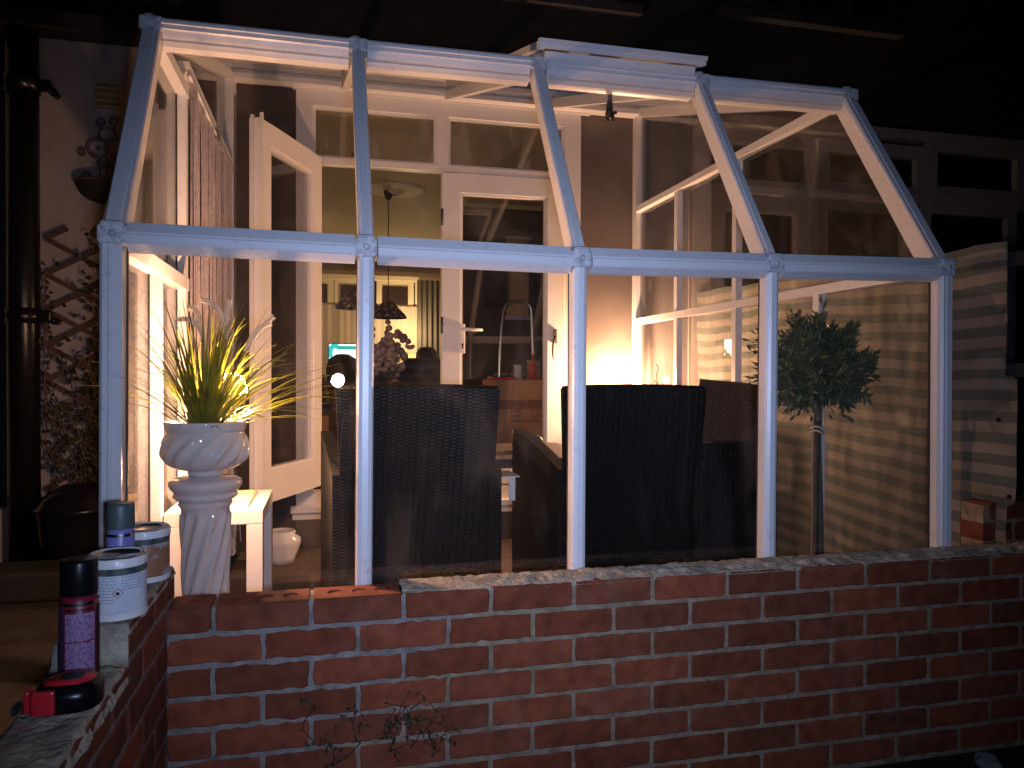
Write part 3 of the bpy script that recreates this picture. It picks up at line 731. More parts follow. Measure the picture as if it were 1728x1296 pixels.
# ---- room behind the doors
hb('room_floor', 'carpet', (-2.6, YH+.2, .2, 3.6, 12.2, .33))
hb('room_ceiling', 'ceil', (-2.6, YH+.2, 2.70, 3.6, 12.2, 2.78))
hb('room_wall', 'yellowwall', (-2.7, YH+.2, .33, -2.6, 12.2, 2.7), (2.75, YH+.2, .33, 2.85, 12.2, 2.7), (-2.6, 12.0, .33, 3.6, 12.2, 2.7), (-1.0, 6.9, .33, -.62, 7.15, 2.7), (-2.6, YH+.2, .33, fx0-.05, YH+.26, 2.7), (fx1+.05, YH+.2, .33, 3.6, YH+.26, 2.7), (fx0-.1, YH+.06, 2.6, fx1+.1, YH+.26, 2.7))
hb('cornice', 'cornice', (-2.6, 11.86, 2.60, 2.75, 12.0, 2.7), (-2.6, 11.93, 2.55, 2.75, 12.0, 2.6), (-2.6, 11.4, 2.42, 2.75, 11.99, 2.48))
b = MB(); b.lathe((.60, 7.0, 2.699), [(.02, -.05), (.07, -.035), (.09, -.012), (.13, -.022), (.17, -.01), (.2, -.018), (.235, -.006), (.26, -.012), (.28, 0)], 48, fn=lambda t, z, j: 1+.015*math.sin(16*t)); b.build('ceiling_rose', M['cornice'], hs)
# bay window lights (white frames, dark panes)
def bay(x0, x1, y0, y1):
    wf = bpy.data.objects.new('window', None); COL.objects.link(wf); wf.parent = hs; wf.location = -hs.location
    b = MB()
    p0, p1 = Vector((x0, y0, 0)), Vector((x1, y1, 0)); d = (p1-p0).normalized(); n = Vector((d.y, -d.x, 0))*.05
    def bb(s0, s1, z0, z1, off=0, mi=0):
        a, c = p0+d*s0+n*off, p0+d*s1+n*off
        vs = [Vector((q.x, q.y, z)) for z in (z0, z1) for q in (a, c, c+n, a+n)]
        b.add(vs, [(0, 3, 2, 1), (4, 5, 6, 7), (0, 1, 5, 4), (1, 2, 6, 5), (2, 3, 7, 6), (3, 0, 4, 7)], mi)
    Lg = (p1-p0).length
    bb(0, .09, 1.2, 2.42); bb(Lg-.09, Lg, 1.2, 2.42); bb(.09, Lg-.09, 2.345, 2.42); bb(.09, Lg-.09, 2.0, 2.07)
    o_ = b.build('frame', M['cornice']); o_.parent = wf
    b = MB(); bb(.09, Lg-.09, 2.07, 2.345, .4, 0); o_ = b.build('pane', M['nightpane']); o_.parent = wf
    b = MB(); c = p0+d*(Lg*.55)+n*1.2; b.tube([c+Vector((0, 0, 2.1)), c+Vector((.05, 0, 2.03))], .007, 6); o_ = b.build('stay', M['framein']); o_.parent = wf
M['nightpane'] = pbr('night_pane', (.03, .02, .018), .1)
for k, (xa_, xb_) in enumerate(((-.60, .09), (.10, .68), (.72, 1.28), (1.30, 1.9))):
    bay(xa_, xb_, 11.62+.0*k, 11.62)
hb('bay_wall', 'cornice', (-.6, 11.68, 2.42, 2.7, 11.9, 2.58), (-2.6, 11.68, .33, -.6, 11.9, 2.6), (1.9, 11.68, .33, 2.75, 11.9, 2.6), (-.6, 11.69, .33, 1.9, 11.9, 1.98))

# curtains
b = MB()
def cf(u, v): return (-.62+2.2*u, 11.52+.002*math.sin(u*150)+.005*math.sin(u*61+1)+.003*math.sin(u*33*3+v*2), .95+1.09*v)
b.sheet(cf, 420, 3)
one(b, 'net_curtain', M['curtain'], 'pleated cream net curtain across the lower part of the far window', 'curtain')
b = MB()
def cf(u, v): return (1.30+.42*u+.10*(1-v)*0, 11.3+.018*math.sin(u*34+.6*v), .4+2.02*v)
b.sheet(cf, 80, 4)
one(b, 'side_curtain', M['darkcurtain'], 'long dark grey curtain hanging at the right of the far window', 'curtain')

# pendants
def pendant(x, y, zb, label, r=.17):
    t_ = empty('pendant_lamp', (x, y, zb), label, 'pendant lamp', 'unlit pendant lamps in the room')
    b = MB(); prof = [(r*.22, .155), (r*.3, .15), (r*.62, .085), (r*.92, .035), (r, .012), (r, 0), (r*.97, 0), (r*.6, .08), (r*.2, .145)]
    b.lathe((x, y, zb), prof, 32, fn=lambda t, z, j: 1+.012*math.sin(12*t))
    b.build('shade', M['tiffany'], t_)
    b = MB()
    for k in range(int((2.69-zb-.155)/.028)):
        z = zb+.155+k*.028; b.tube([(x-.004*(k % 2), y-.004*((k+1) % 2), z), (x+.004*(k % 2), y+.004*((k+1) % 2), z+.03)], .0045, 6)
    b.build('chain', M['blackmatt'], t_)
    b = MB(); b.lathe((x, y, 2.60), [(.012, 0), (.035, .03), (.045, .09)], 16); b.build('ceiling_cup', M['blackmatt'], t_)
M['tiffany'] = pbr('leaded_glass_shade', (.05, .035, .03), .25, col2=(.3, .26, .24), vscale=26, lo=.52, hi=.6)
p = atY(655, 537, 7.0); pendant(p.x, 7.0, p.z, 'dark leaded glass pendant lamp hanging on a chain from the ceiling rose')
p = atY(603, 521, 5.9); pendant(p.x, 5.9, p.z, 'pale pendant lamp partly hidden behind the second white front post')

# table lamp (lit), tv, furniture
p = atY(694, 617, 11.0)
tl = empty('table_lamp', (p.x, 11.0, .95), 'lit table lamp with a small yellow shade glowing against the curtain', 'lamp')
M['lampshade'] = emis('lit_shade', (1, .55, .12), 3.2)
b = MB(); b.lathe((p.x, 11.0, p.z), [(.105, 0), (.09, .165)], 32); b.build('lamp_shade', M['lampshade'], tl)
b = MB(); b.lathe((p.x, 11.0, .95), [(.001, 0), (.06, .005), (.05, .03), (.02, .06), (.015, p.z-.95)], 20); b.build('lamp_base', M['cornice'], tl)
b = MB(); b.box((.8, 10.75, .33), (1.6, 11.25, .95), bev=.01); one(b, 'side_cabinet', M['wood'], 'dark cabinet under the lit yellow lamp at the far window', 'cabinet')
# TV
def screenmat():
    m, nt, N, L, b_ = newmat('tv_screen'); b_.inputs['Base Color'].default_value = (0, 0, 0, 1)
    tc = N.new('ShaderNodeTexCoord'); n = N.new('ShaderNodeTexVoronoi'); n.feature = 'F1'; n.distance = 'CHEBYCHEV'; n.inputs['Scale'].default_value = 9
    L.new(tc.outputs['Object'], n.inputs['Vector']); cr = N.new('ShaderNodeValToRGB'); e = cr.color_ramp.elements; cr.color_ramp.interpolation = 'CONSTANT'
    e[0].color = (.75, .95, 1, 1); e[1].position = .75; e[1].color = (.02, .45, .42, 1); x = cr.color_ramp.elements.new(.3); x.color = (.95, 1, 1, 1); x = cr.color_ramp.elements.new(.62); x.color = (.35, .75, .9, 1)
    sp_ = N.new('ShaderNodeSeparateXYZ'); L.new(n.outputs['Color'], sp_.inputs[0]); L.new(sp_.outputs[0], cr.inputs[0]); L.new(cr.outputs[0], b_.inputs['Emission Color']); b_.inputs['Emission Strength'].default_value = 1.6
    return m
M['screen'] = screenmat()
def tv(name, x0, x1, z0, z1, y, label):
    t_ = empty(name, ((x0+x1)/2, y, z0), label, 'television')
    b = MB(); b.box((x0-.012, y, z0-.015), (x1+.012, y+.04, z1+.012), bev=.004); b.box(((x0+x1)/2-.12, y, z0-.1), ((x0+x1)/2+.12, y+.05, z0-.08)); b.box(((x0+x1)/2-.02, y+.01, z0-.1), ((x0+x1)/2+.02, y+.04, z0)); b.build('case', M['black'], t_)
    b = MB(); b.add([(x0, y-.003, z0), (x1, y-.003, z0), (x1, y-.003, z1), (x0, y-.003, z1)], [(0, 1, 2, 3)]); b.build('screen', M['screen'], t_)
    b = MB(); b.add([(x0+.1, y-.006, z1-.07), (x1-.08, y-.006, z1-.07), (x1-.08, y-.006, z1-.025), (x0+.1, y-.006, z1-.025)], [(0, 1, 2, 3)]); b.build('banner', M['teal'], t_)
M['teal'] = emis('teal_banner', (.02, .5, .42), 1.1)
a, c = atY(555, 622, 10), atY(612, 581, 10); tv('television', a.x, c.x+.06, a.z-.05, c.z, 10.0, 'switched-on television with a teal banner, seen left of the second front post')
a, c = atY(815, 618, 11), atY(833, 588, 11); tv('television', a.x, c.x+.25, a.z, c.z, 11.0, 'narrow bright slice of a lit screen seen through the closed door leaf')
b = MB(); b.box((-.3, 10.0, .33), (.75, 10.4, 1.0), bev=.01); one(b, 'tv_cabinet', M['wood'], 'low dark cabinet under the television', 'cabinet')
# dark shapes
b = MB(); c = atY(578, 612, 6.6)
b.lathe((c.x, 6.6, c.z-.30), [(.12, -.55), (.13, 0), (.15, .1), (.145, .25), (.11, .33), (.05, .37), (.001, .375)], 24, fn=lambda t, z, j: 1+.08*math.sin(5*t+z*9)); b.box((c.x-.25, 6.5, .33), (c.x+.25, 6.9, c.z-.35), bev=.03)
one(b, 'armchair', M['sofa'], 'black upholstered armchair with a rounded headrest in front of the television', 'armchair')
a = atY(612, 622, 7.4); c = atY(740, 640, 7.4)
t_ = empty('sofa', ((a.x+c.x)/2, 7.8, .33), 'long black sofa with a raised end cushion in the middle of the room', 'sofa')
b = MB(); b.box((a.x-.3, 7.4, .33), (c.x+.25, 7.65, a.z), bev=.05); b.build('backrest', M['sofa'], t_)
b = MB(); b.box((a.x-.3, 7.6, .33), (c.x+.25, 8.3, .75), bev=.05); b.build('seat', M['sofa'], t_)
q = atY(702, 604, 7.5); b = MB(); b.box((q.x-.13, 7.45, a.z-.1), (c.x+.2, 7.62, q.z), bev=.05); b.build('headrest', M['sofa'], t_)
q = atY(720, 588, 8.6); b = MB(); b.lathe((q.x, 8.6, q.z-.22), [(.01, .24), (.08, .23), (.12, .17), (.13, .08), (.1, 0), (.08, -.1), (.25, -.18), (.28, -.5)], 24); one(b, 'cushion', M['sofa'], 'dark rounded cushion propped behind the sofa back', 'cushion')
# bouquet
q = atY(652, 606, 6.3)
t_ = empty('bouquet', (q.x, 6.3, .95), 'large bunch of white flowers standing in front of the sofa', 'flowers')
b = MB()
def blob(b, c, r, mi=0):
    bm = bmesh.new(); bmesh.ops.create_icosphere(bm, subdivisions=2, radius=r)
    ph = random.uniform(0, 50)
    for v in bm.verts: v.co *= 1+.35*noise.noise(v.co/r*1.6+Vector((ph, 0, 0)))
    b.bm(bm, mi, True, mat=Matrix.Translation(c))
for k in range(120):
    t = random.uniform(0, 2*PI); rr = random.uniform(0, .19); zz = random.gauss(.03, .09)
    blob(b, Vector((q.x+math.cos(t)*rr, 6.3+math.sin(t)*rr*.7, q.z+zz)), random.uniform(.022, .038))
for k in range(5): blob(b, Vector((q.x+.17+.012*k, 6.3, q.z+.1+random.uniform(-.015, .015))), .018)
for k in range(5): blob(b, Vector((q.x+.01+random.uniform(-.03, .03), 6.3, q.z+.19+random.uniform(-.02, .02))), .022)
b.build('blossoms', M['flower'], t_)
b = MB()
for k in range(14): b.tube([(q.x+random.uniform(-.02, .02), 6.3, q.z-.35), (q.x+random.uniform(-.12, .12), 6.3, q.z)], .003, 5)
b.build('stems', M['ivy'], t_)
b = MB(); b.lathe((q.x, 6.3, .95), [(.05, 0), (.07, .05), (.06, .14), (.05, max(.15, q.z-.25-.95))], 20); b.build('vase', M['blackmatt'], t_)
b = MB(); b.box((q.x-.5, 6.0, .9), (q.x+.6, 6.6, .945), bev=.01)
for sx_ in (-.45, .5):
    for sy_ in (6.05, 6.5): b.box((q.x+sx_, sy_, .33), (q.x+sx_+.05, sy_+.05, .9))
one(b, 'dining_table', M['wood'], 'dark table carrying the bunch of white flowers', 'table')
# cardboard box behind the closed leaf
a, c = atY(836, 768, 5.5), atY(936, 641, 5.5)
t_ = empty('cardboard_box', ((a.x+c.x)/2, 5.7, .33), 'big brown cardboard box standing behind the closed glass door', 'box')
b = MB(); b.box((a.x, 5.5, .33), (c.x+.1, 6.0, c.z), bev=.008); b.build('carton', M['card'], t_)
b = MB(); b.box((a.x-.002, 5.496, c.z-.22), (c.x+.102, 5.499, c.z-.15)); b.box((a.x-.002, 5.496, c.z-.56), (c.x+.102, 5.499, c.z-.5)); b.build('tape', M['cardtape'] if 'cardtape' in M else M['wood'], t_)
M['cardtape'] = pbr('brown_tape', (.27, .11, .05), .35)
t_.children[1].data.materials[0] = M['cardtape']
def text(body, size, mat_, parent, loc, rx=PI/2, rz=0, name='lettering', ext=.0006, align='LEFT', sx=1):
    cu = bpy.data.curves.new(name, 'FONT'); cu.body = body; cu.size = size; cu.extrude = ext; cu.align_x = align
    to = bpy.data.objects.new('tmp', cu); COL.objects.link(to)
    dg = bpy.context.evaluated_depsgraph_get(); me = bpy.data.meshes.new_from_object(to.evaluated_get(dg)); bpy.data.objects.remove(to)
    me.materials.clear(); me.materials.append(mat_)
    o_ = bpy.data.objects.new(name, me); COL.objects.link(o_); o_.parent = parent
    o_.location = Vector(loc)-(parent.location if parent else Vector()); o_.rotation_euler = (rx, 0, rz); o_.scale = (sx, 1, 1)
    return o_
M['ink'] = pbr('dark_ink', (.12, .05, .03), .8)
q = atY(862, 681, 5.49)
text('PRODUCT', .036, M['ink'], t_, (q.x, 5.494, q.z-.02)); text('L: 700        H: 536', .032, M['ink'], t_, (q.x, 5.494, q.z-.065)); text('N.W.           G.W.', .032, M['ink'], t_, (q.x, 5.494, q.z-.105)); text('MADE IN CHINA   CARTON', .03, M['ink'], t_, (q.x, 5.494, q.z-.14))
def tin(c, r, h, name, label, mm, cat='tin', lid=True):
    t2 = empty(name, c, label, cat)
    b = MB(); b.lathe(c, [(.0, 0), (r, 0), (r, h)], 24); b.build('body', mm, t2)
    if lid: b = MB(); b.lathe(c, [(r*1.03, h-.01), (r*1.03, h), (r*.9, h), (r*.88, h-.004), (0, h-.004)], 24); b.build('rim', M['tin'], t2)
q = atY(879, 641, 5.6); tin((q.x, 5.7, c.z), .034, .12, 'paint_tin', 'pale tin standing in the middle on top of the cardboard box', M['tablewhite'])
M['pink'] = pbr('terracotta_tub', (.5, .22, .13), .6)
q = atY(908, 641, 5.6); tin((q.x, 5.72, c.z), .055, .155, 'tub', 'terracotta coloured tub at the right end of the cardboard box top', M['pink'], 'tub')
q = atY(896, 641, 5.6); b = MB(); b.lathe((q.x+.02, 5.62, c.z), [(0, 0), (.022, 0), (.022, .1), (.008, .14), (.008, .18), (.014, .185), (.014, .2), (0, .2)], 18)
one(b, 'spray_bottle', M['red'], 'small red-capped bottle beside the terracotta tub on the carton', 'bottle')
q = atY(866, 641, 5.6); b = MB(); b.lathe((q.x-.01, 5.68, c.z), [(.04, 0), (.04, .01), (.012, .02), (.01, .16), (.03, .17), (.04, .19), (0, .19)], 18)
one(b, 'candlestick', M['wood'], 'dark turned candlestick left of the pale tin on the carton', 'candlestick')
b = MB(); q = atY(842, 641, 5.6); b.box((q.x-.07, 5.52, c.z+.001), (q.x+.1, 5.72, c.z+.02), bev=.005); one(b, 'folder', M['red'], 'flat red folder lying at the left edge of the cardboard box top', 'folder')
# ladder
t_ = empty('stepladder', (1.5, 6.3, .33), 'aluminium stepladder with a rounded top hoop behind the carton', 'ladder')
pts = []
for x, y in ((838, 800), (841, 690), (844, 600), (846, 560), (849, 530), (853, 516), (860, 509.5), (870, 508.5), (880, 508.5), (890, 511), (896, 520), (898, 535), (899, 570), (901, 640), (904, 800)):
    pts.append(atY(x, y, 6.3))
b = MB(); b.tube(pts, .012, 10); b.build('hoop', M['alu'], t_)
for z in (.75, 1.0): b = MB(); b.box((1.4, 6.3, z), (1.72, 6.38, z+.02)); b.build('tread', M['alu'], t_)
# tall dark cabinet with lit slots + mirror
t_ = empty('display_cabinet', (1.85, 8.0, .33), 'tall dark cabinet seen through the closed glass door', 'cabinet')
b = MB(); b.box((2.02, 7.6, .33), (2.7, 8.0, 2.3), bev=.01); b.build('carcass', M['wood'], t_)
b = MB(); b.box((2.0, 7.56, 1.35), (2.68, 7.6, 1.39), bev=.004); b.box((2.0, 7.56, 2.2), (2.68, 7.6, 2.26)); b.build('moulding', M['wood'], t_)
M['mirror'] = pbr('mirror_glass', (.9, .9, .9), .03, metal=1)
M['lilac'] = pbr('lilac_frame', (.4, .34, .6), .4)
t_ = empty('wall_mirror', (1.78, 7.0, 1.9), 'tall narrow mirror with lilac edges above the cardboard box', 'mirror')
a, c = atY(856, 536, 7.3), atY(893, 405, 7.3)
b = MB(); b.box((a.x, 7.32, a.z+.02), (c.x, 7.34, c.z)); b.build('mirror_glass', M['ochreglow'] if 'ochreglow' in M else M['yellowwall'], t_)  # ochre wall colour stands in for the room reflected in the mirror
b = MB(); b.box((a.x-.02, 7.3, a.z-.02), (c.x+.02, 7.35, a.z+.018)); b.box((a.x-.02, 7.3, c.z+.002), (c.x+.02, 7.35, c.z+.03)); b.build('mirror_frame', M['lilac'], t_)
b = MB(); b.box((1.30, 7.345, .33), (2.74, 7.45, 2.66)); o = b.build('partition_wall', M['brownwall'], hs); o['label'] = 'dark partition wall behind the carton'
a, c = atY(812, 520, 7.25), atY(852, 452, 7.25)
t_ = empty('wall_television', ((a.x+c.x)/2, 7.3, 1.8), 'switched-off black screen mounted high behind the closed door leaf', 'television')
b = MB(); b.box((a.x, 7.2, a.z), (c.x, 7.26, c.z), bev=.006); rot(b, ((a.x+c.x)/2, 7.2, (a.z+c.z)/2), 'Z', R(-35)); b.build('panel', M['black'], t_)
b = MB(); b.tube([((a.x+c.x)/2, 7.24, (a.z+c.z)/2), ((a.x+c.x)/2+.05, 7.34, (a.z+c.z)/2)], .02, 8); b.build('bracket', M['blackmatt'], t_)
# carton behind left
a, c = atY(522, 780, 6.2), atY(556, 702, 6.2)
b = MB(); b.box((a.x-.4, 6.2, .33), (c.x, 6.6, c.z), bev=.01); one(b, 'storage_box', M['card'], 'tan storage box on the room floor just inside the open door', 'box')

# ------------------------------------------------------------------ neighbour's windows to the right
nh = empty('neighbour_house', (5, 4.8, 0), 'dim neighbouring house front with white framed windows beyond the striped screen', 'house')
YN = 4.62
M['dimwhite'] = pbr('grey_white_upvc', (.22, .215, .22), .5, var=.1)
M['nightglass'] = pbr('dark_window_glass', (.012, .01, .01), .3, spec=.2)
b = MB(); b.box((2.457, YN+.05, -.15), (9, YN+.3, 2.80)); b.build('wall', M['blackmatt'], nh)
def win(x0, x1, z0, z1, fr=.07, inner=True, sill=False):
    w_ = MB()
    w_.box((x0, YN-.02, z0), (x0+fr, YN+.05, z1)); w_.box((x1-fr, YN-.02, z0), (x1, YN+.05, z1)); w_.box((x0+fr, YN-.019, z1-fr), (x1-fr, YN+.05, z1)); w_.box((x0+fr, YN-.019, z0), (x1-fr, YN+.05, z0+fr))
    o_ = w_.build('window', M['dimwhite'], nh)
    b_ = MB(); b_.add([(x0+fr, YN+.03, z0+fr), (x1-fr, YN+.03, z0+fr), (x1-fr, YN+.03, z1-fr), (x0+fr, YN+.03, z1-fr)], [(0, 1, 2, 3)]); o2 = b_.build('pane', M['nightglass'], o_)
def W(px0, py0, px1, py1, fr=.07):
    a_, c_ = atY(px0, py1, YN), atY(px1, py0, YN); win(a_.x, c_.x, a_.z, c_.z, fr)
W(1378, 250, 1562, 328, .09); W(1563, 252, 1728, 332, .08); W(1729, 262, 1850, 342, .08)
W(1376, 346, 1545, 620, .08); W(1550, 352, 1712, 620, .08)
a, c = atY(1200, 250, YN), atY(1860, 240, YN)
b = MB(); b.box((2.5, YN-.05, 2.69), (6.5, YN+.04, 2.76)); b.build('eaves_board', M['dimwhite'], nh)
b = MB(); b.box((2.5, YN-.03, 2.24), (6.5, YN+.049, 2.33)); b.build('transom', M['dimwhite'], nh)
# upstairs windows
b = MB(); a, c = atY(1228, 42, YH-.06), atY(1505, 46, YH-.06)
for x0, x1 in ((a.x, a.x+.45), (a.x+.45, a.x+.85), (a.x+.85, c.x)):
    b.box((x0, YH-.09, 3.40), (x0+.06, YH-.05, 4.5)); b.box((x1-.06, YH-.09, 3.40), (x1, YH-.05, 4.5)); b.box((x0+.06, YH-.089, 3.40), (x1-.06, YH-.05, 3.47))
b.box((a.x-.06, YH-.12, 3.345), (c.x+.06, YH-.05, 3.395))
M['darkframe'] = pbr('dull_window_frame', (.03, .028, .032), .6)
o = b.build('upstairs_window', M['darkframe'], hs)
b = MB(); b.add([(a.x, YH-.06, 3.4), (c.x, YH-.06, 3.4), (c.x, YH-.06, 4.5), (a.x, YH-.06, 4.5)], [(0, 1, 2, 3)]); b.build('upstairs_pane', M['nightglass'], o)
b = MB(); a, c = atY(845, 2, YH-.06), atY(1078, 14, YH-.06); b.box((a.x, YH-.12, a.z+.0), (c.x, YH-.05, a.z+.06)); b.build('window_sill', M['darkframe'], hs)

# ------------------------------------------------------------------ left: pipe, vent, wall basket, trellis, tub
t_ = empty('drainpipe', (-1.53, 4.42, 0), 'thick black drainpipe with a bracket running up the left house corner', 'drainpipe')
b = MB(); b.tube([(-1.535, 4.42, -.02), (-1.535, 4.42, 2.9)], .075, 24); b.build('pipe', M['black'], t_)
for z in (2.5, 1.3):
    b = MB(); b.tube([(-1.535, 4.42, z-.04), (-1.535, 4.42, z+.04)], .083, 24); b.box((-1.65, 4.40, z-.03), (-1.40, 4.44, z+.03), bev=.01); b.tube([(-1.40, 4.42, z-.02), (-1.40, 4.5, z-.02)], .02, 8); b.build('bracket', M['black'], t_)
t_ = empty('air_vent', (-1.16, 4.54, 2.53), 'square yellowish louvred vent high on the cream wall', 'vent')
a, c = atY(161, 183, YH), atY(208, 139, YH)
b = MB(); b.box((a.x, YH-.02, a.z), (c.x, YH-.001, c.z), bev=.004); b.build('back_plate', M['yellowcap'], t_)
for k in range(4):
    z = a.z+.012+k*(c.z-a.z-.02)/4; b = MB(); b.add([(a.x+.012, YH-.021, z+.022), (c.x-.012, YH-.021, z+.022), (c.x-.012, YH-.036, z), (a.x+.012, YH-.036, z), (a.x+.012, YH-.021, z-.002), (c.x-.012, YH-.021, z-.002)], [(0, 3, 2, 1), (3, 4, 5, 2)]); b.build('louvre', M['yellowcap'], t_)
# scrollwork basket
t_ = empty('wall_planter', (-1.1, 4.5, 1.9), 'wrought iron scrollwork wall basket hanging on the cream wall', 'wall planter')
b = MB(); YW = 4.52
def ring(px, py, r, turns=1.0, th0=0, shrink=0, w=.0045):
    c_ = atY(px, py, YW); pts = []
    n_ = int(26*turns)+2
    for k in range(n_):
        t = th0+2*PI*turns*k/(n_-1); rr = r*(1-shrink*k/(n_-1)); pts.append((c_.x+rr*math.cos(t), YW, c_.z+rr*math.sin(t)))
    b.tube(pts, w, 6)
ring(166, 250, .056); ring(166, 250, .044, w=.003); ring(196, 250, .056); ring(196, 250, .044, w=.003); ring(166, 250, .006, w=.006); ring(181, 228, .04, .6, .2)
for sx_ in (-1, 1):
    ring(181+sx_*11, 205, .028, 1.6, PI/2*(1-sx_)+.3, .7); ring(181+sx_*42, 258, .022, 1.5, 1, .6); ring(181+sx_*36, 298, .028, 1.5, 0, .6)
    ring(181+sx_*9, 278, .026, 1.5, 2, .7)
for x0, y0, x1, y1 in ((166, 267, 170, 305), (196, 267, 192, 305), (150, 260, 166, 262), (181, 268, 181, 305), (170, 215, 166, 232), (192, 215, 196, 232)):
    b.tube([atY(x0, y0, YW), atY(x1, y1, YW)], .005, 6)
b.build('scrollwork', M['iron'], t_)
b = MB(); c_ = atY(184, 310, YW)
n1, n2 = 20, 8
vs = []
for j in range(n2+1):
    ph = j/n2*PI/2
    for k in range(n1+1):
        th = -PI+PI*k/n1; rr = .165*math.cos(ph)**.8 if ph < PI/2-.01 else .002
        vs.append((c_.x+rr*math.cos(th), YH-.02+rr*math.sin(th)*.8, c_.z-.11*math.sin(ph)))
b.add(vs, [(j*(n1+1)+k, j*(n1+1)+k+1, (j+1)*(n1+1)+k+1, (j+1)*(n1+1)+k) for j in range(n2) for k in range(n1)], 0, True)
b.build('bowl', M['blackmatt'], t_)
b = MB(); b.tube([(c_.x+.168*math.cos(-PI+PI*k/24), YH-.02+.135*math.sin(-PI+PI*k/24), c_.z) for k in range(25)], .006, 6); b.build('rim', M['iron'], t_)
# trellis
t_ = empty('trellis', (-1.35, 4.5, 0), 'brown diamond trellis overgrown with a thin climber beside the drainpipe', 'trellis')
b = MB(); x0, x1, z0, z1 = -1.46, -.72, .2, 1.78
def lat(slope, y):
    d = .19
    k = -12
    while k < 24:
        c0 = k*d; k += 1
        # line z = z0 + c0 + slope*(x-x0)
        xs = []
        for x in (x0, x1): xs.append((x, z0+c0+slope*(x-x0)))
        (xa_, za), (xb_, zb) = xs
        def clip(xa_, za, xb_, zb):
            pts = []
            for (px, pz, qx, qz) in ((xa_, za, xb_, zb),):
                t0, t1 = 0, 1; dz = qz-pz
                for lim, sgn in ((z0, 1), (z1, -1)):
                    fa = (pz-lim)*sgn; fb = (qz-lim)*sgn
                    if fa < 0 and fb < 0: return None
                    if fa < 0: t0 = max(t0, fa/(fa-fb))
                    if fb < 0: t1 = min(t1, fa/(fa-fb))
                if t1-t0 < .03: return None
                return (px+(qx-px)*t0, pz+dz*t0, px+(qx-px)*t1, pz+dz*t1)
        r_ = clip(xa_, za, xb_, zb)
        if r_: b.prism((r_[0], y, r_[1]), (r_[2], y, r_[3]), [(-.004, -.012), (-.004, .012), (.004, .012), (.004, -.012)], (0, 1, 0))
lat(.55, 4.50); lat(-.55, 4.509)
b.build('lattice', M['wood'], t_)
def leafq(b, p, L_, w, d, up, mi=0):
    """pointed leaf with a fold: p base, d direction"""
    d = Vector(d).normalized(); s_ = d.cross(Vector(up))
    if s_.length < .01: s_ = d.orthogonal()
    s_.normalize(); n_ = s_.cross(d)
    p = Vector(p)
    b.add([p, p+d*L_*.45+s_*w/2+n_*w*.15, p+d*L_, p+d*L_*.45-s_*w/2+n_*w*.15, p+d*L_*.5-n_*w*.08], [(0, 1, 4), (1, 2, 4), (2, 3, 4), (3, 0, 4)], mi, False)
rv = lambda: Vector((random.gauss(0, 1), random.gauss(0, 1), random.gauss(0, 1))).normalized()
cl = empty('climbing_plant', (-1.2, 4.46, 0), 'sparse dark green climber growing over the trellis', 'climber')
b = MB(); bl = MB()
for k in range(26):
    x = random.uniform(-1.42, -.8); z = random.uniform(0, .5); pts = [Vector((x, 4.47, z))]
    for j in range(random.randint(8, 22)):
        x += random.gauss(0, .045); z += random.uniform(.02, .1); y = 4.47+random.gauss(0, .015)
        if z > 1.8: break
        pts.append(Vector((max(-1.45, x), y, z)))
    if len(pts) > 2: b.tube(pts, .004, 5)
    for p_ in pts[1:]:
        dens = 9 if p_.x > -1.3 else 3
        for q_ in range(random.randint(2, dens)): leafq(bl, p_+rv()*.035, random.uniform(.025, .05), random.uniform(.018, .032), rv(), (0, -1, 0))
for k in range(380):
    x = -1.12+random.gauss(0, .1); z = random.choice([random.uniform(.5, 1.75), random.uniform(.35, .7)])
    leafq(bl, (x, 4.46+random.gauss(0, .02), z), random.uniform(.03, .055), random.uniform(.02, .034), rv(), (0, -1, 0))
b.build('stems', M['iron'], cl); bl.build('leaves', M['ivy'], cl)
b = MB(); b.lathe((-1.22, 4.2, -.02), [(0, 0), (.13, 0), (.17, .2), (.185, .34), (.195, .35), (.18, .36), (.16, .40), (.12, .44), (.06, .465), (0, .47)], 40, fn=lambda t, z, j: 1+.02*math.sin(5*t))
one(b, 'lidded_tub', M['black'], 'glossy black lidded tub standing against the wall under the climber', 'tub')
b = MB(); b.box((-2.0, 3.75, -.02), (-.72, 4.0, .12), bev=.02); one(b, 'planter_trough', M['blackmatt'], 'long low black trough on the paving in front of the black tub', 'planter')

# ------------------------------------------------------------------ right: striped screen, posts, pier, rubble
def sheetfn(u, v):
    y = 2.19+(4.53-2.19)*u; top = 1.482+.07*u+.006*math.sin(u*31); z = .02+(top-.02)*v
    x = 2.37+.010*noise.noise(Vector((y*5, z*2.0, 1)))+.006*noise.noise(Vector((y*16, z*5, 4)))+.012*math.sin(y*2.3)
    e = 0
    if u == 0:
        e = .03*noise.noise(Vector((z*3, 2, 2)))+(.02 if z > 1.0 else (-.03 if z > .55 else .0))
    return (x, y+e, z)
b = MB()
def suv(u, v):
    z = 1.482*v
    s_ = z-.06*math.exp(-((z-1.02)/.02)**2)*0+.012*math.sin(u*9)+.008*noise.noise(Vector((u*7, v*9, 3)))-.09*max(0, .9-z)*u
    return (u*2.3, s_)
b.sheet(sheetfn, 150, 90, uvf=suv)
t_ = empty('striped_screen', (2.37, 3.3, 0), 'green and white striped fabric screen hung along the right boundary', 'screen')
b.build('fabric', M['stripe'], t_)
for p_ in (atX(1704, 838, 2.36), atX(1703, 890, 2.36), atX(1686, 708, 2.36), atX(1702, 548, 2.36)):
    b = MB(); b.tube([(2.358, p_.y, p_.z), (2.352, p_.y, p_.z)], .008, 12); b.build('eyelet', M['black'], t_)
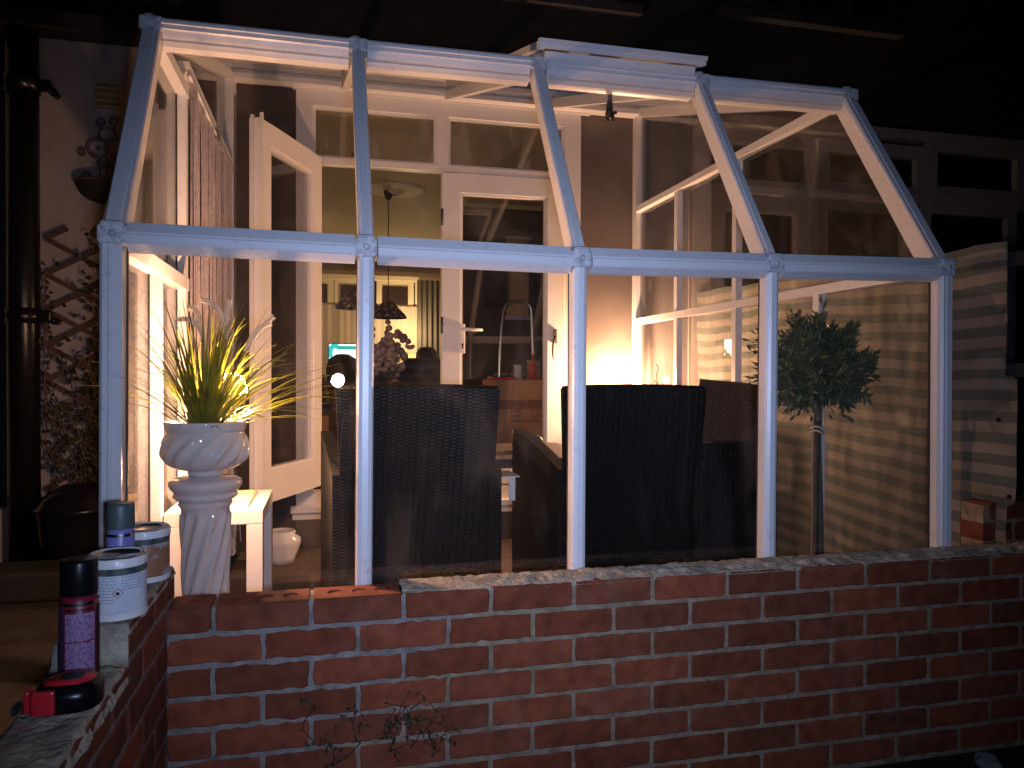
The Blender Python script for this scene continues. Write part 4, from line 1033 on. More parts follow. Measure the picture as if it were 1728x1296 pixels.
t_ = empty('wooden_fence', (2.4, 3, 0), 'weathered wooden fence posts and rails carrying the striped fabric', 'fence')
for y in (2.12, 3.3, 4.45): b = MB(); b.box((2.385, y-.035, -.15), (2.455, y+.035, 1.50), bev=.004); b.build('fence_post', M['fencewood'], t_)
for z in (.3, 1.0, 1.4): b = MB(); b.box((2.39, 2.16, z), (2.42, 4.5, z+.05)); b.build('rail', M['fencewood'], t_)
b = MB(); b.box((2.42, 1.95, 1.12), (4.6, 1.99, 1.2), bev=.004)
for k in range(8): b.box((2.50+.26*k, 1.992, .5), (2.56+.26*k, 2.012, 1.45))
one(b, 'picket_fence', M['fencewood'], 'dark slatted fence at the far right edge beyond the striped fabric', 'fence')
b = MB()
for c in range(5):
    for k in range(5):
        z1 = .545-.075*c; x0_ = 2.33+.225*k-(.11 if c % 2 else 0)
        brick_face(b, max(2.30, x0_), x0_+.213, z1-.063, z1, 2.24, 2.34, jit=.003, tone=.34)
b.box((2.305, 2.243, -.15), (3.4, 2.34, .535), 1)
one(b, 'brick_pier', [M['brick'], M['mortar']], 'short dark red brick pier at the far right behind the front wall', 'brick pier')
rb = MB()
for k in range(90):
    c_ = Vector((random.uniform(1.9, 3.0), random.uniform(1.55, 1.88), -.16)); r_ = random.uniform(.012, .045)
    bm = bmesh.new(); bmesh.ops.create_icosphere(bm, subdivisions=2, radius=r_); ph = random.random()*40
    for v in bm.verts: v.co *= 1+.5*noise.noise(v.co/r_+Vector((ph, 0, 0))); v.co.z *= .7
    rb.bm(bm, 0, False, mat=Matrix.Translation(c_+Vector((0, 0, r_*.4))))
M['rubble'] = pbr('grey_rubble', (.3, .29, .27), .9, var=.4, vscale=30, bump=.5)
o = rb.build('gravel', M['rubble']); o['kind'] = 'stuff'; tag(o, 'grey stones scattered at the foot of the wall in the lower right corner', 'gravel')
# weed on the brick face
wd = MB()
for k in range(16):
    x = random.uniform(.05, .36)-.12; z = random.uniform(.10, .2); pts = [Vector((x, YF-.003, z))]
    for j in range(random.randint(4, 9)):
        x += random.gauss(0, .016); z += random.gauss(-.012, .016); pts.append(Vector((x, YF-.004-abs(random.gauss(0, .004)), z)))
    wd.tube(pts, .0012, 4)
    for p_ in pts:
        for q_ in range(2): leafq(wd, p_, random.uniform(.006, .014), random.uniform(.004, .008), rv(), (0, -1, 0))
one(wd, 'wall_weed', M['ivy'], 'thin straggly weed clinging to the brick face in the lower middle', 'weed')

# ------------------------------------------------------------------ tins, spray cans, tape on the stepped wall
M['label_blue'] = pbr('worn_label_paper', (.5, .56, .62), .5, col2=(.7, .7, .7), vscale=30, bump=.06)
M['printgrey'] = pbr('grey_print', (.22, .26, .33), .6)
M['darkband'] = pbr('dark_band', (.03, .05, .07), .4, col2=(.12, .13, .08), vscale=40)
M['whitepaint'] = pbr('dripped_white_paint', (.78, .76, .72), .3, bump=.3, bscale=60)
M['diam'] = pbr('red_print', (.55, .05, .06), .5)
def paintcan(c, r, h, label, lab, front):
    t2 = empty('paint_can', c, label, 'paint can')
    b = MB(); b.lathe(c, [(0, 0), (r, 0), (r*1.02, .002), (r*1.02, .006), (r, .008), (r, h-.014), (r*1.02, h-.012), (r*1.03, h-.006), (r*1.02, h-.001), (r*.98, h), (r*.93, h-.001), (r*.92, h-.005), (r*.85, h-.005), (r*.84, h-.001), (r*.8, h-.001), (r*.79, h-.005), (0, h-.006)], 64)
    b.build('can_body', M['tin'], t2)
    b = MB(); b.lathe(c, [(r+.0006, .009), (r+.0006, h*.76)], 64); b.build('paper_label', lab, t2)
    b = MB(); b.lathe(c, [(r+.0009, h*.72), (r+.0009, h*.83)], 64, fn=None); b.build('dark_band', M['darkband'], t2)
    b = MB(); b.lathe(c, [(r*1.031, h-.02), (r*1.045, h-.004), (r*.95, h+.0015), (r*.9, h-.003)], 64, fn=lambda t, z, j: 1+.006*math.sin(9*t+j)+.01*(j == 0)*math.sin(17*t)); b.build('dried_paint', M['whitepaint'], t2)
    b = MB(); b.lathe(c, [(r*1.031, .0), (r*1.035, .012)], 64, fn=lambda t, z, j: 1+.012*math.sin(7*t)*(j == 1)); b.build('paint_drip', M['whitepaint'], t2)
    if front:
        # print lines and hazard diamond follow the curved side facing the viewer
        view = math.atan2(-c[1], -c[0])
        def cyl(a, z, k=1.0): return Vector((c[0]+(r+.0014*k)*math.cos(view+a), c[1]+(r+.0014*k)*math.sin(view+a), c[2]+z))
        b = MB()
        for row in range(9):
            z = h*.68-row*.0058
            if row < 5 or True:
                for (a0, a1) in ((-.95, -.08), (.12, .9)):
                    if row > 4 and a0 > 0: continue
                    a = a0
                    while a < a1:
                        w = random.uniform(.03, .12); a2 = min(a+w, a1)
                        b.add([cyl(a, z), cyl(a2, z), cyl(a2, z+.0016), cyl(a, z+.0016)], [(0, 1, 2, 3)]); a = a2+.03
        b.build('small_print', M['printgrey'], t2)
        b = MB(); a0, zc, s_ = .0, h*.44, .0105
        def dia(s): return [(0, -s), (s, 0), (0, s), (-s, 0)]
        o1 = [cyl(a0+u/r, zc+w) for u, w in dia(s_)]; i1 = [cyl(a0+u/r, zc+w) for u, w in dia(s_*.82)]
        b.add(o1+i1, [(i, (i+1) % 4, 4+(i+1) % 4, 4+i) for i in range(4)]); b.build('hazard_diamond', M['diam'], t2)
        b = MB(); fl = [(-.003, -.0035), (.003, -.0035), (.0038, 0), (.002, .002), (.0008, .0052), (-.0006, .002), (-.0022, .0034), (-.0036, 0)]
        b.add([cyl(a0+u/r, zc+w) for u, w in fl], [tuple(range(8))]); b.build('flame_mark', M['gasket'], t2)
    return t2
c1 = atZ(212, 1022, .535); c1 = (-.396, 1.603, .535)
paintcan(c1, .051, .118, 'white paint can with a hazard diamond label and dripped rim on the stepped wall', M['label_blue'], True)
M['label_w'] = pbr('white_label', (.4, .4, .42), .5, col2=(.3, .14, .07), vscale=9, lo=.55, hi=.6)
paintcan((-.406, 1.868, .535), .053, .118, 'second paint can half hidden behind the front one, nearest the corner post', M['label_w'], False)
def spraycan(c, r, h, capr, caph, label, mcap, mbody, mlab, front=True):
    t2 = empty('spray_can', c, label, 'spray can')
    b = MB(); b.lathe(c, [(0, .001), (r*.96, 0), (r, .004), (r, h-caph-.014), (r*.9, h-caph-.006), (capr*.98, h-caph)], 40); b.build('can_body', mbody, t2)
    b = MB(); b.lathe(c, [(capr*.97, h-caph), (capr, h-caph+.003), (capr*.98, h-.006), (capr*.93, h-.001), (capr*.85, h), (0, h)], 40); b.build('cap', mcap, t2)
    b = MB(); b.lathe(c, [(r*1.01, h-caph-.016), (r*1.015, h-caph-.013), (r*1.01, h-caph-.01)], 40); b.build('metal_rim', M['silver'], t2)
    b = MB(); b.lathe(c, [(r*1.01, .002), (r*1.02, .005), (r*1.005, .008)], 40); b.build('metal_rim', M['silver'], t2)
    view = math.atan2(-c[1], -c[0])
    def part(a0, a1, z0, z1, m_, nm, k=1.):
        b_ = MB(); n_ = 14
        vs = [(c[0]+(r+.0007*k)*math.cos(view+a0+(a1-a0)*i/n_), c[1]+(r+.0007*k)*math.sin(view+a0+(a1-a0)*i/n_), c[2]+z) for z in (z0, z1) for i in range(n_+1)]
        b_.add(vs, [(i, i+1, n_+2+i, n_+1+i) for i in range(n_)], 0, True); b_.build(nm, m_, t2)
    return t2, part
M['crimson'] = pbr('crimson_print', (.2, .012, .03), .35)
M['lilaclabel'] = pbr('printed_lilac_label', (.38, .24, .42), .5, col2=(.2, .09, .18), vscale=260, detail=2)
M['darkgreycap'] = pbr('dark_green_grey_cap', (.07, .1, .09), .45)
M['lilacbody'] = pbr('lilac_can', (.24, .24, .52), .35, col2=(.16, .17, .42), vscale=30)
M['navy'] = pbr('navy_print', (.03, .035, .09), .35)
cs = atZ(152, 1152, .452); cs = (-.427, 1.478, .452)
t2, part = spraycan(cs, .0315, .222, .0305, .062, 'tall spray can with black cap and crimson and lilac label behind the tape measure', M['black'], M['crimson'], None)
part(-.75, .8, .083, .131, M['lilaclabel'], 'label'); part(-.75, .8, .026, .081, M['lilaclabel'], 'label'); part(-.8, .95, .136, .139, M['silver'], 'band')
part(.95, 1.7, .01, .14, M['black'], 'stripe'); part(-1.6, -.9, .01, .14, M['navy'], 'stripe')
t2, part = spraycan((-.421, 1.728, .535), .027, .196, .0275, .052, 'spray can with a dark grey-green cap and lilac body standing between the two paint cans', M['darkgreycap'], M['lilacbody'], None)
part(.3, 1.5, .0, .09, M['navy'], 'printed_panel'); 
# tape measure
ct = Vector((-.403, 1.352, .462))
t_ = empty('tape_measure', ct, 'red and black tape measure lying flat in front of the spray can', 'tape measure')
def dshape(r, n_=28):
    return [(r*math.cos(t)*(1 if math.cos(t) > 0 else .95), r*math.sin(t)) for t in [2*PI*k/n_ for k in range(n_)]]
def tprism(pts, z0, z1, m_, nm, bev=.004):
    bm = bmesh.new(); vs = [bm.verts.new((ct.x+p_[0], ct.y+p_[1], ct.z+z0)) for p_ in pts]; f = bm.faces.new(vs)
    r_ = bmesh.ops.extrude_face_region(bm, geom=[f])
    for v in [g for g in r_['geom'] if isinstance(g, bmesh.types.BMVert)]: v.co.z = ct.z+z1
    bmesh.ops.recalc_face_normals(bm, faces=bm.faces[:])
    bmesh.ops.bevel(bm, geom=[e for e in bm.edges if abs(e.verts[0].co.z-e.verts[1].co.z) < 1e-6], offset=bev, segments=2, affect='EDGES')
    bm.verts.index_update()
    b_ = MB(); b_.bm(bm, 0, True); return b_.build(nm, m_, t_)
body = [(-.045, -.022), (-.04, -.032), (-.01, -.036), (.02, -.034), (.04, -.02), (.046, .0), (.044, .02), (.03, .036), (.005, .042), (-.025, .038), (-.042, .022), (-.046, .0)]
tprism(body, 0, .042, M['black'], 'case')
tprism([(x*.78, y*.78+.002) for x, y in body], .0425, .047, M['red'], 'face', .002)
b = MB(); b.box((ct.x-.046, ct.y-.042, ct.z+.003), (ct.x-.012, ct.y-.03, ct.z+.041), bev=.004); b.box((ct.x-.058, ct.y-.036, ct.z+.006), (ct.x-.049, ct.y-.012, ct.z+.041), bev=.003); b.build('grip', M['red'], t_)
b = MB(); b.box((ct.x-.075, ct.y-.01, ct.z+.002), (ct.x-.05, ct.y+.012, ct.z+.008), bev=.002); b.box((ct.x-.082, ct.y-.012, ct.z-.004), (ct.x-.076, ct.y+.014, ct.z+.01)); b.build('end_hook', M['gasket'], t_)
b = MB(); b.lathe((ct.x+.002, ct.y+.003, ct.z+.0475), [(.018, 0), (.018, .0012), (0, .0012)], 24); b.build('badge', M['gasket'], t_)

# ------------------------------------------------------------------ pot on pedestal with grass
PX, PY = -.338, 2.30
t_ = empty('pedestal', (PX, PY, 0), 'tall white glazed pedestal with spiral fluting carrying the plant pot', 'pedestal')
def flute(t, z, j): 
    return 1+.07*(1-2*abs(math.cos(5.5*t-z*24))**1.5)*(1 if .065 < z < .61 else 0)
prof = [(0, 0), (.085, 0), (.088, .02), (.075, .035), (.07, .05), (.052, .06)]+[(.053+.013*(k/60), .06+.56*k/60) for k in range(61)]+[(.070, .626), (.074, .634), (.070, .640), (.080, .647), (.088, .655), (.086, .661), (.082, .664), (.088, .670), (.096, .680), (.099, .690), (.097, .699), (.086, .705), (.070, .709), (.054, .713), (0, .714)]
b = MB(); b.lathe((PX, PY, 0), prof, 176, fn=flute); b.build('column', M['ceramic'], t_)
PZ = .714
t_ = empty('plant_pot', (PX, PY, PZ), 'round white glazed pot with swirling ribs on top of the pedestal', 'plant pot')
def swirl(t, z, j): return 1+(.034*(1-2*abs(math.cos(7*t-z*50))**1.6) if .022 < z < .118 else 0)*max(0, min(1, (z-.022)/.02))*max(0, min(1, (.118-z)/.02))
prof = [(0, 0), (.046, 0), (.048, .004), (.047, .010), (.054, .016)]+[(.054+.063*math.sin(PI/2*k/16), .016+.052*(1-math.cos(PI/2*k/16))) for k in range(1, 17)]+[(.117-.012*(k/16)**2, .068+.052*k/16) for k in range(1, 17)]+[(.103, .123), (.106, .126), (.109, .131), (.110, .146), (.111, .150), (.109, .153), (.104, .152), (.1, .146), (.098, .12), (0, .115)]
b = MB(); b.lathe((PX, PY, PZ), prof, 224, fn=swirl); b.build('bowl', M['ceramic'], t_)
t_ = empty('grass_plant', (PX, PY, .82), 'spiky green grass plant with curved white plumes in the white pot', 'plant')
b = MB()
def blade(b, p0, d, L_, w, droop, n_=10):
    d = Vector(d).normalized(); h = Vector((d.x, d.y, 0)); h = h.normalized() if h.length > .01 else Vector((1, 0, 0))
    s_ = Vector((-h.y, h.x, 0)); p_ = Vector(p0); vs = []; cur = d.copy()
    tw = random.uniform(-.6, .6)
    for i in range(n_+1):
        t = i/n_; ww = w*(1-t**2.2)*.5+.0003
        ss = (s_*math.cos(tw*t)+Vector((0, 0, 1))*math.sin(tw*t))
        vs += [p_-ss*ww, p_+Vector((0, 0, -ww*.35)), p_+ss*ww]
        cur = (cur+Vector((0, 0, -droop*(t+.1)))+h*droop*.25).normalized(); p_ = p_+cur*L_/n_
    b.add(vs, [(3*i+k, 3*i+k+1, 3*i+k+4, 3*i+k+3) for i in range(n_) for k in (0, 1)], 0, True)
z0 = .83
for k in range(190):
    a = random.uniform(0, 2*PI); inc = abs(random.gauss(0, .46)); r0 = random.uniform(0, .05)
    blade(b, (PX+r0*math.cos(a), PY-.01+r0*math.sin(a), z0), (math.sin(inc)*math.cos(a), math.sin(inc)*math.sin(a), math.cos(inc)), random.uniform(.17, .42), random.uniform(.005, .010), random.uniform(.02, .2))
for a, inc, L_, dr in ((0, .95, .34, .10), (.2, 1.0, .33, .13), (-.2, .85, .34, .08), (.1, 1.2, .3, .12), (-.4, .7, .33, .12), (0, .6, .3, .05), (PI, .6, .3, .14), (PI, .8, .27, .12), (2.8, .45, .28, .1), (3.5, .9, .22, .1), (0.3, .3, .36, .06), (.1, .15, .38, .02), (1.4, .35, .33, .05), (-.6, 1.05, .3, .14), (.05, 1.1, .33, .06)):
    for q_ in range(2): blade(b, (PX+.02*math.cos(a), PY+.02*math.sin(a), z0), (math.sin(inc)*math.cos(a+q_*.2), math.sin(inc)*math.sin(a+q_*.2), math.cos(inc)), L_*random.uniform(1.05, 1.3), random.uniform(.007, .011), dr)
b.build('blades', M['blade'], t_)
def plume(pix, Y, r):
    pts = [atY(x, y, Y) for x, y in pix]
    # smooth
    sm = []
    for i in range(len(pts)-1):
        for k in range(5):
            t = k/5; p0_, p1_ = pts[max(i-1, 0)], pts[i]; p2_, p3_ = pts[i+1], pts[min(i+2, len(pts)-1)]
            sm.append(.5*((2*p1_)+(p2_-p0_)*t+(2*p0_-5*p1_+4*p2_-p3_)*t*t+(3*p1_-p0_-3*p2_+p3_)*t**3))
    sm.append(pts[-1]); n_ = len(sm)
    b_ = MB(); b_.tube(sm, [r*(.35+.65*math.sin(PI*min(1, (i+.6)/n_)**.8)) for i in range(n_)], 10)
    for i in range(n_*26):
        j = random.randrange(n_-1); p_ = sm[j]; d_ = (sm[j+1]-sm[j]).normalized(); o_ = rv(); o_ = (o_-d_*o_.dot(d_)).normalized()
        leafq(b_, p_+o_*r*.6, r*1.3, .0012, o_*.8+d_*.9, d_)
    return b_
plumes = [([(316, 588), (315, 566), (318, 548)], 0)]
for pix, Y in (([(347, 592), (340, 560), (330, 545), (312, 538), (300, 540)], 2.28), ([(340, 556), (335, 532), (325, 520), (318, 520)], 2.36), ([(375, 560), (374, 535), (365, 518), (350, 508), (341, 506)], 2.30), ([(382, 572), (382, 545), (384, 520), (388, 507)], 2.27), ([(414, 594), (425, 570), (440, 552), (457, 545)], 2.25), ([(420, 580), (435, 558), (452, 542), (461, 534)], 2.33)):
    plume(pix, Y, .0072).build('plume', M['plume'], t_)
    b = MB(); e0 = atY(pix[0][0], pix[0][1], Y); b.tube([(PX, PY, z0), (PX+(e0.x-PX)*.5, PY, (z0+e0.z)/2+.01), e0], .0012, 5); b.build('plume_stalk', M['blade'], t_)
b = MB(); b.lathe((PX, PY, .822), [(0, .006), (.05, .004), (.094, 0)], 24); b.build('soil', M['soil'], t_)
# lit lamp in the pot behind the grass
M['bulb'] = emis('warm_bulb', (1, .62, .28), 60)
t_ = empty('fairy_lights', (PX, PY, .84), 'small string of warm lit bulbs tucked among the grass in the pot', 'string lights')
for (x, y) in ((391, 631), (397, 631), (404, 634), (410, 640), (414, 646), (416, 653), (416, 661), (383, 701), (390, 700), (396, 697), (327, 702), (333, 701), (362, 710), (373, 707), (380, 632), (378, 637)):
    p_ = atY(x, y, 2.35 if y < 690 else 2.31); b = MB(); rr_ = .0032 if y < 690 else .0035
    bm = bmesh.new(); bmesh.ops.create_icosphere(bm, subdivisions=1, radius=rr_); b.bm(bm, 0, True, mat=Matrix.Translation(p_)); b.build('bulb', M['bulb'], t_)
b = MB(); b.tube([atY(x, y, 2.352) for x, y in ((380, 690), (378, 660), (380, 634), (391, 629), (404, 632), (413, 642), (417, 655), (415, 668), (410, 690))], .001, 5); b.build('wire', M['silver'], t_)

# side table with tray
A = atZ(283, 857, .55); B = atZ(440, 857, .55)
tx0, tx1, ty0, ty1 = -.508, -.206, 2.60, 3.06
t_ = empty('side_table', ((tx0+tx1)/2, (ty0+ty1)/2, 0), 'small square white side table behind the pedestal', 'side table')
b = MB(); b.box((tx0, ty0, .51), (tx1, ty1, .555), bev=.002); b.build('tabletop', M['tablewhite'], t_)
for x in (tx0, tx1-.052):
    for y in (ty0, ty1-.052): b = MB(); b.box((x+.0005, y+.0005, 0), (x+.0515, y+.0515, .5095), bev=.002); b.build('leg', M['tablewhite'], t_)
M['tray'] = pbr('cream_tray', (.75, .62, .38), .4)
b = MB(); b.box((-.44, 2.80, .556), (-.262, 3.0, .565), bev=.002); b.box((-.262, 2.68, .556), (-.258, 3.0, .562)); one(b, 'book', M['tray'], 'flat cream book lying on the white side table', 'book')
# table lamp behind the pot (glass tumbler lamp lighting the table top)
LPX, LPY = -.40, 2.72
t_ = empty('candle_lantern', (LPX, LPY, .556), 'small lit lantern standing on the white side table hidden behind the pot', 'lantern')
b = MB(); b.lathe((LPX, LPY, .556), [(0, 0), (.03, 0), (.032, .01), (.012, .02), (.01, .07), (.026, .08), (.0, .082)], 20); b.build('base', M['ceramic'], t_)
bm = bmesh.new(); bmesh.ops.create_icosphere(bm, subdivisions=2, radius=.014); b = MB(); b.bm(bm, 0, True, mat=Matrix.Translation((LPX, LPY, .655))); b.build('bulb', M['bulb'], t_)
# white string tassel + dark mat under
b = MB()
for k in range(40):
    x = -.36+random.uniform(-.05, .05); y = 2.9+random.uniform(-.04, .04); l_ = random.uniform(.05, .17); b.tube([(x, y, .5), (x+random.gauss(0, .006), y, .5-l_)], .0025, 5)
one(b, 'tassel', M['plume'], 'bunch of white strands hanging under the side table', 'tassel')
b = MB(); b.lathe((-.12, 3.45, .001), [(0, .008), (.3, .008), (.31, 0)], 48); one(b, 'round_mat', M['blackmatt'], 'dark round mat on the carpet right of the side table', 'mat')
# ornament by the door
q = atY(468, 870, 4.1)
t_ = empty('door_urn', (-.24, 4.2, 0), 'small pale urn on the floor beneath the open door', 'urn')
b = MB(); b.lathe((-.24, 4.2, 0), [(0, 0), (.07, 0), (.075, .03), (.1, .1), (.1, .13), (.07, .15), (.075, .165), (.07, .17), (.06, .16)], 32, fn=lambda t, z, j: 1+.03*math.sin(10*t+z*20)); b.build('body', M['ceramic'], t_)

# string curtain
t_ = empty('string_curtain', (-.515, 3.7, 2.1), 'shimmering mauve string curtain hanging across the side doorway', 'curtain')
b = MB()
n_ = 200
for k in range(n_):
    u = k/n_; y = 3.13+1.22*u; x = -.512+.012*math.sin(u*36)+random.gauss(0, .004); zt_ = 2.125+(-.02*math.sin(u*PI))
    w = .0015; zb_ = .15+random.uniform(0, .25)
    xx = x+random.gauss(0, .006)
    b.add([(x-w, y, zt_), (x+w, y-.0015, zt_), (xx+w, y-.0015, 1.1), (xx-w, y, 1.1), (xx+w*.8+random.gauss(0, .004), y, zb_), (xx-w, y, zb_)], [(0, 1, 2, 3), (3, 2, 4, 5)])
b.build('strings', M['string'], t_)
b = MB()
for k in range(420):
    u = random.random(); p_ = Vector((-.512+.012*math.sin(u*36)+random.gauss(0, .006), 3.13+1.22*u, random.uniform(.4, 2.1))); bm = bmesh.new(); bmesh.ops.create_icosphere(bm, subdivisions=1, radius=.0022); b.bm(bm, 0, False, mat=Matrix.Translation(p_))
o = b.build('beads', M['silver'], t_); o['kind'] = 'stuff'
b = MB(); b.tube([(-.512, 3.09, 2.135), (-.512, 4.4, 2.125)], .008, 10); b.build('curtain_rod', M['framein'], t_)

# ------------------------------------------------------------------ rattan chairs
def curved_panel(b, x0t, x1t, x0b, x1b, zb_, zt_, y_t, y_b, th, bow=.02, crown=.0, n=16, mi=0):
    """slightly bowed upright panel with thickness"""
    def f(side_):
        def g(u, v):
            xa_ = x0b+(x0t-x0b)*v; xb_ = x1b+(x1t-x1b)*v
            x = xa_+(xb_-xa_)*u; y = y_b+(y_t-y_b)*v+bow*math.sin(PI*u)+side_*th
            z = zb_+(zt_-zb_)*v+crown*math.sin(PI*u)*v
            e = .5 if v == 1 or u in (0, 1) else 0
            y -= (side_-.5)*th*e*.5
            return (x, y, z)
        return g
    b.sheet(f(0), n, n, mi); b.sheet(f(1), n, n, mi)
    g0, g1 = f(0), f(1)
    for k in range(n):
        for (a, c) in (((k/n, 1), ((k+1)/n, 1)), ((0, k/n), (0, (k+1)/n)), ((1, k/n), (1, (k+1)/n)), ((k/n, 0), ((k+1)/n, 0))):
            b.add([g0(*a), g0(*c), g1(*c), g1(*a)], [(0, 1, 2, 3)], mi, False)
def chair(loc, rz, label, wb=.535):
    r_ = empty('rattan_chair', loc, label, 'chair', 'dark rattan chairs', rz)
    h = wb/2
    def add(mb, nm, m_=M['rattan']): o_ = mb.build(nm, m_); o_.parent = r_; return o_
    b = MB(); curved_panel(b, -h, h, -h+.03, h-.035, .30, .955, -.0, .035, .035, .018, .004, 18); add(b, 'backrest')
    b = MB(); b.tube([(-h+.005, .02, .952), (-h*.5, .032, .957), (0, .037, .959), (h*.5, .032, .957), (h-.005, .02, .952)], .013, 8); add(b, 'top_rail')
    b = MB(); b.box((-h+.04, .06, .34), (h-.04, .56, .43), bev=.012); add(b, 'seat')
    for s_ in (-1, 1):
        b = MB(); x = s_*(h+.01)
        n_ = 14
        vs = []
        for side_ in (0, 1):
            xx = x-s_*.045*side_
            for i in range(n_+1):
                t = i/n_; y = .02+.58*t; zt_ = .70+.05*math.sin(t*PI*.5)+.03*t-.02*(1-t); fl = s_*.03*t
                vs += [(xx+fl, y, .06), (xx+fl, y, zt_)]
        m_ = 2*(n_+1); fs = []
        for i in range(n_):
            a = 2*i; fs += [(a, a+2, a+3, a+1), (m_+a, m_+a+1, m_+a+3, m_+a+2), (a+1, a+3, m_+a+3, m_+a+1), (a, m_+a, m_+a+2, a+2)]
        fs += [(0, 1, m_+1, m_), (m_-2, m_+m_-2, m_+m_-1, m_-1)]
        b.add(vs, fs); add(b, 'armrest')
    for sx_ in (-1, 1):
        for sy_ in (.04, .53):
            b = MB(); b.box((sx_*(h-.05)-.02, sy_-.02, 0), (sx_*(h-.05)+.02, sy_+.02, .345), bev=.006); add(b, 'leg', M['blackmatt'])
    return r_
chair((.293, 2.45, 0), R(1), 'black rattan chair in the middle with its high back turned to the viewer')
chair((1.046, 2.45, 0), R(-1), 'black rattan chair right of centre, its high back close to the front glass')
# third chair with an open weave back lit from behind
r_ = empty('rattan_chair', (1.65, 2.8, 0), 'brown rattan chair at the right whose open weave back shows dots of light', 'chair', 'dark rattan chairs')
a0 = atY(1184, 642, 2.95); a1 = atY(1304, 655, 2.95); a2 = atY(1306, 760, 2.95); a3 = atY(1166, 760, 2.95)
def bil(u, v): return (a3*(1-u)+a2*u)*(1-v)+(a0*(1-u)+a1*u)*v
b = MB(); nU, nV = 34, 26
for i in range(nU+1):
    pts = [bil(i/nU, j/12)+Vector((0, .003*math.sin(i*PI), 0)) for j in range(13)]; b.tube(pts, .0054, 5, cap=False)
for j in range(nV+1):
    pts = [bil(i/24, j/nV)+Vector((0, .004*(-1)**(i+j), 0)) for i in range(25)]; b.tube(pts, .0054, 5, cap=False)
b.tube([bil(0, 0), bil(0, 1), bil(.5, 1.0), bil(1, 1), bil(1, 0)], .011, 8)
o = b.build('backrest', M['rattanbrown'], r_)
ax_ = atY(1314, 760, 2.66).x; b = MB(); b.box((a3.x-.12, 2.66, .08), (ax_, 2.72, .742), bev=.012); o = b.build('armrest', M['rattan'], r_)
b = MB(); b.box((a3.x+.03, 2.721, .35), (ax_+.02, 2.925, .45), bev=.015); b.build('seat', M['rattan'], r_)
b = MB(); b.box((a3.x, 2.93, .08), (ax_+.12, 2.97, .70), bev=.01); b.build('back_base', M['rattan'], r_)
for x in (a3.x+.03, ax_-.06):
    for y in (2.69, 2.95): b = MB(); b.box((x, y-.015, 0), (x+.035, y+.015, .1)); b.build('leg', M['blackmatt'], r_)
for o_ in r_.children: o_.location.x -= 0
# coffee table with bits between the chairs
t_ = empty('garden_table', (.75, 3.5, 0), 'low dark table between the rattan chairs', 'table')
b = MB(); b.box((.35, 3.15, .60), (1.2, 3.9, .64), bev=.006); b.build('tabletop', M['wood'], t_)
for x in (.4, 1.12):
    for y in (3.2, 3.82): b = MB(); b.box((x, y, 0), (x+.05, y+.05, .6)); b.build('leg', M['blackmatt'], t_)
q = atZ(848, 800, .64); b = MB(); b.lathe((q.x, q.y, .641), [(.03, 0), (.032, .004), (.006, .01), (.005, .07), (.035, .1), (.04, .13), (.036, .16)], 24); one(b, 'wine_glass', M['cleanglass'], 'empty stemmed glass on the low table between the chairs', 'glass')
b = MB(); b.box((q.x-.02, q.y-.1, .641), (q.x+.04, q.y+.06, .645)); b.box((q.x-.0, q.y-.104, .56), (q.x+.022, q.y-.1, .644)); one(b, 'napkin', M['tablewhite'], 'white napkin draped over the near edge of the low table', 'napkin')
M['orange'] = pbr('orange_fruit', (.7, .25, .03), .4); M['green'] = pbr('green_fruit', (.04, .13, .02), .5)
for (x, y), m_, l_ in (((893, 752), 'orange', 'orange satsuma on the low table beyond the armrest'), ((884, 755), 'red', 'red apple beside the satsuma on the low table'), ((905, 746), 'green', 'dark green pear behind the satsuma on the low table')):
    q = atY(x, y, 3.55); bm = bmesh.new(); bmesh.ops.create_uvsphere(bm, u_segments=20, v_segments=12, radius=.034)
    b = MB(); b.bm(bm, 0, True, mat=Matrix.Translation((q.x, 3.55, .675))); b.tube([(q.x, 3.55, .70), (q.x+.004, 3.55, .72)], .002, 5); one(b, 'fruit', M[m_], l_, 'fruit')

# ------------------------------------------------------------------ olive tree
OX, OY = 1.735, 2.40
t_ = empty('olive_tree', (OX, OY, 0), 'lollipop olive tree with a round crown in the right front corner', 'tree')
OC = Vector((1.722, 2.40, 1.045))
b = MB(); b.tube([(OX+.012, OY, .2), (OX+.006, OY, .5), (OX-.004, OY, .75), (OX-.004, OY, .95)], [.016, .014, .013, .011], 10); 
tips = []
for k in range(150):
    d = rv(); d.z = d.z*.95; r1 = random.uniform(.12, .205)*(1.0 if random.random() < .8 else 1.1)
    e = OC+Vector((d.x*r1, d.y*r1*.95, d.z*r1*.98)); s0 = OC+Vector((0, 0, -.09))+rv()*.02
    m_ = (s0+e)/2+rv()*.02; b.tube([s0, m_, e], [.004, .0025, .0012], 5); tips.append((m_, e, d))
b.build('trunk', M['bark'], t_)
b = MB()
for m_, e, d in tips:
    for k in range(46):
        t = random.random()**.7; p_ = m_.lerp(e, t)+rv()*.008
        dd = (d*.8+rv()*.8+Vector((0, 0, .25))).normalized(); leafq(b, p_, random.uniform(.028, .05), random.uniform(.009, .0135), dd, rv())
for k in range(26):
    a_ = random.uniform(0, 2*PI); p_ = OC+Vector((math.cos(a_)*.1, math.sin(a_)*.1, -.15+random.uniform(-.04, .03)))
    leafq(b, p_, .045, .010, (math.cos(a_), math.sin(a_), -.7), rv())
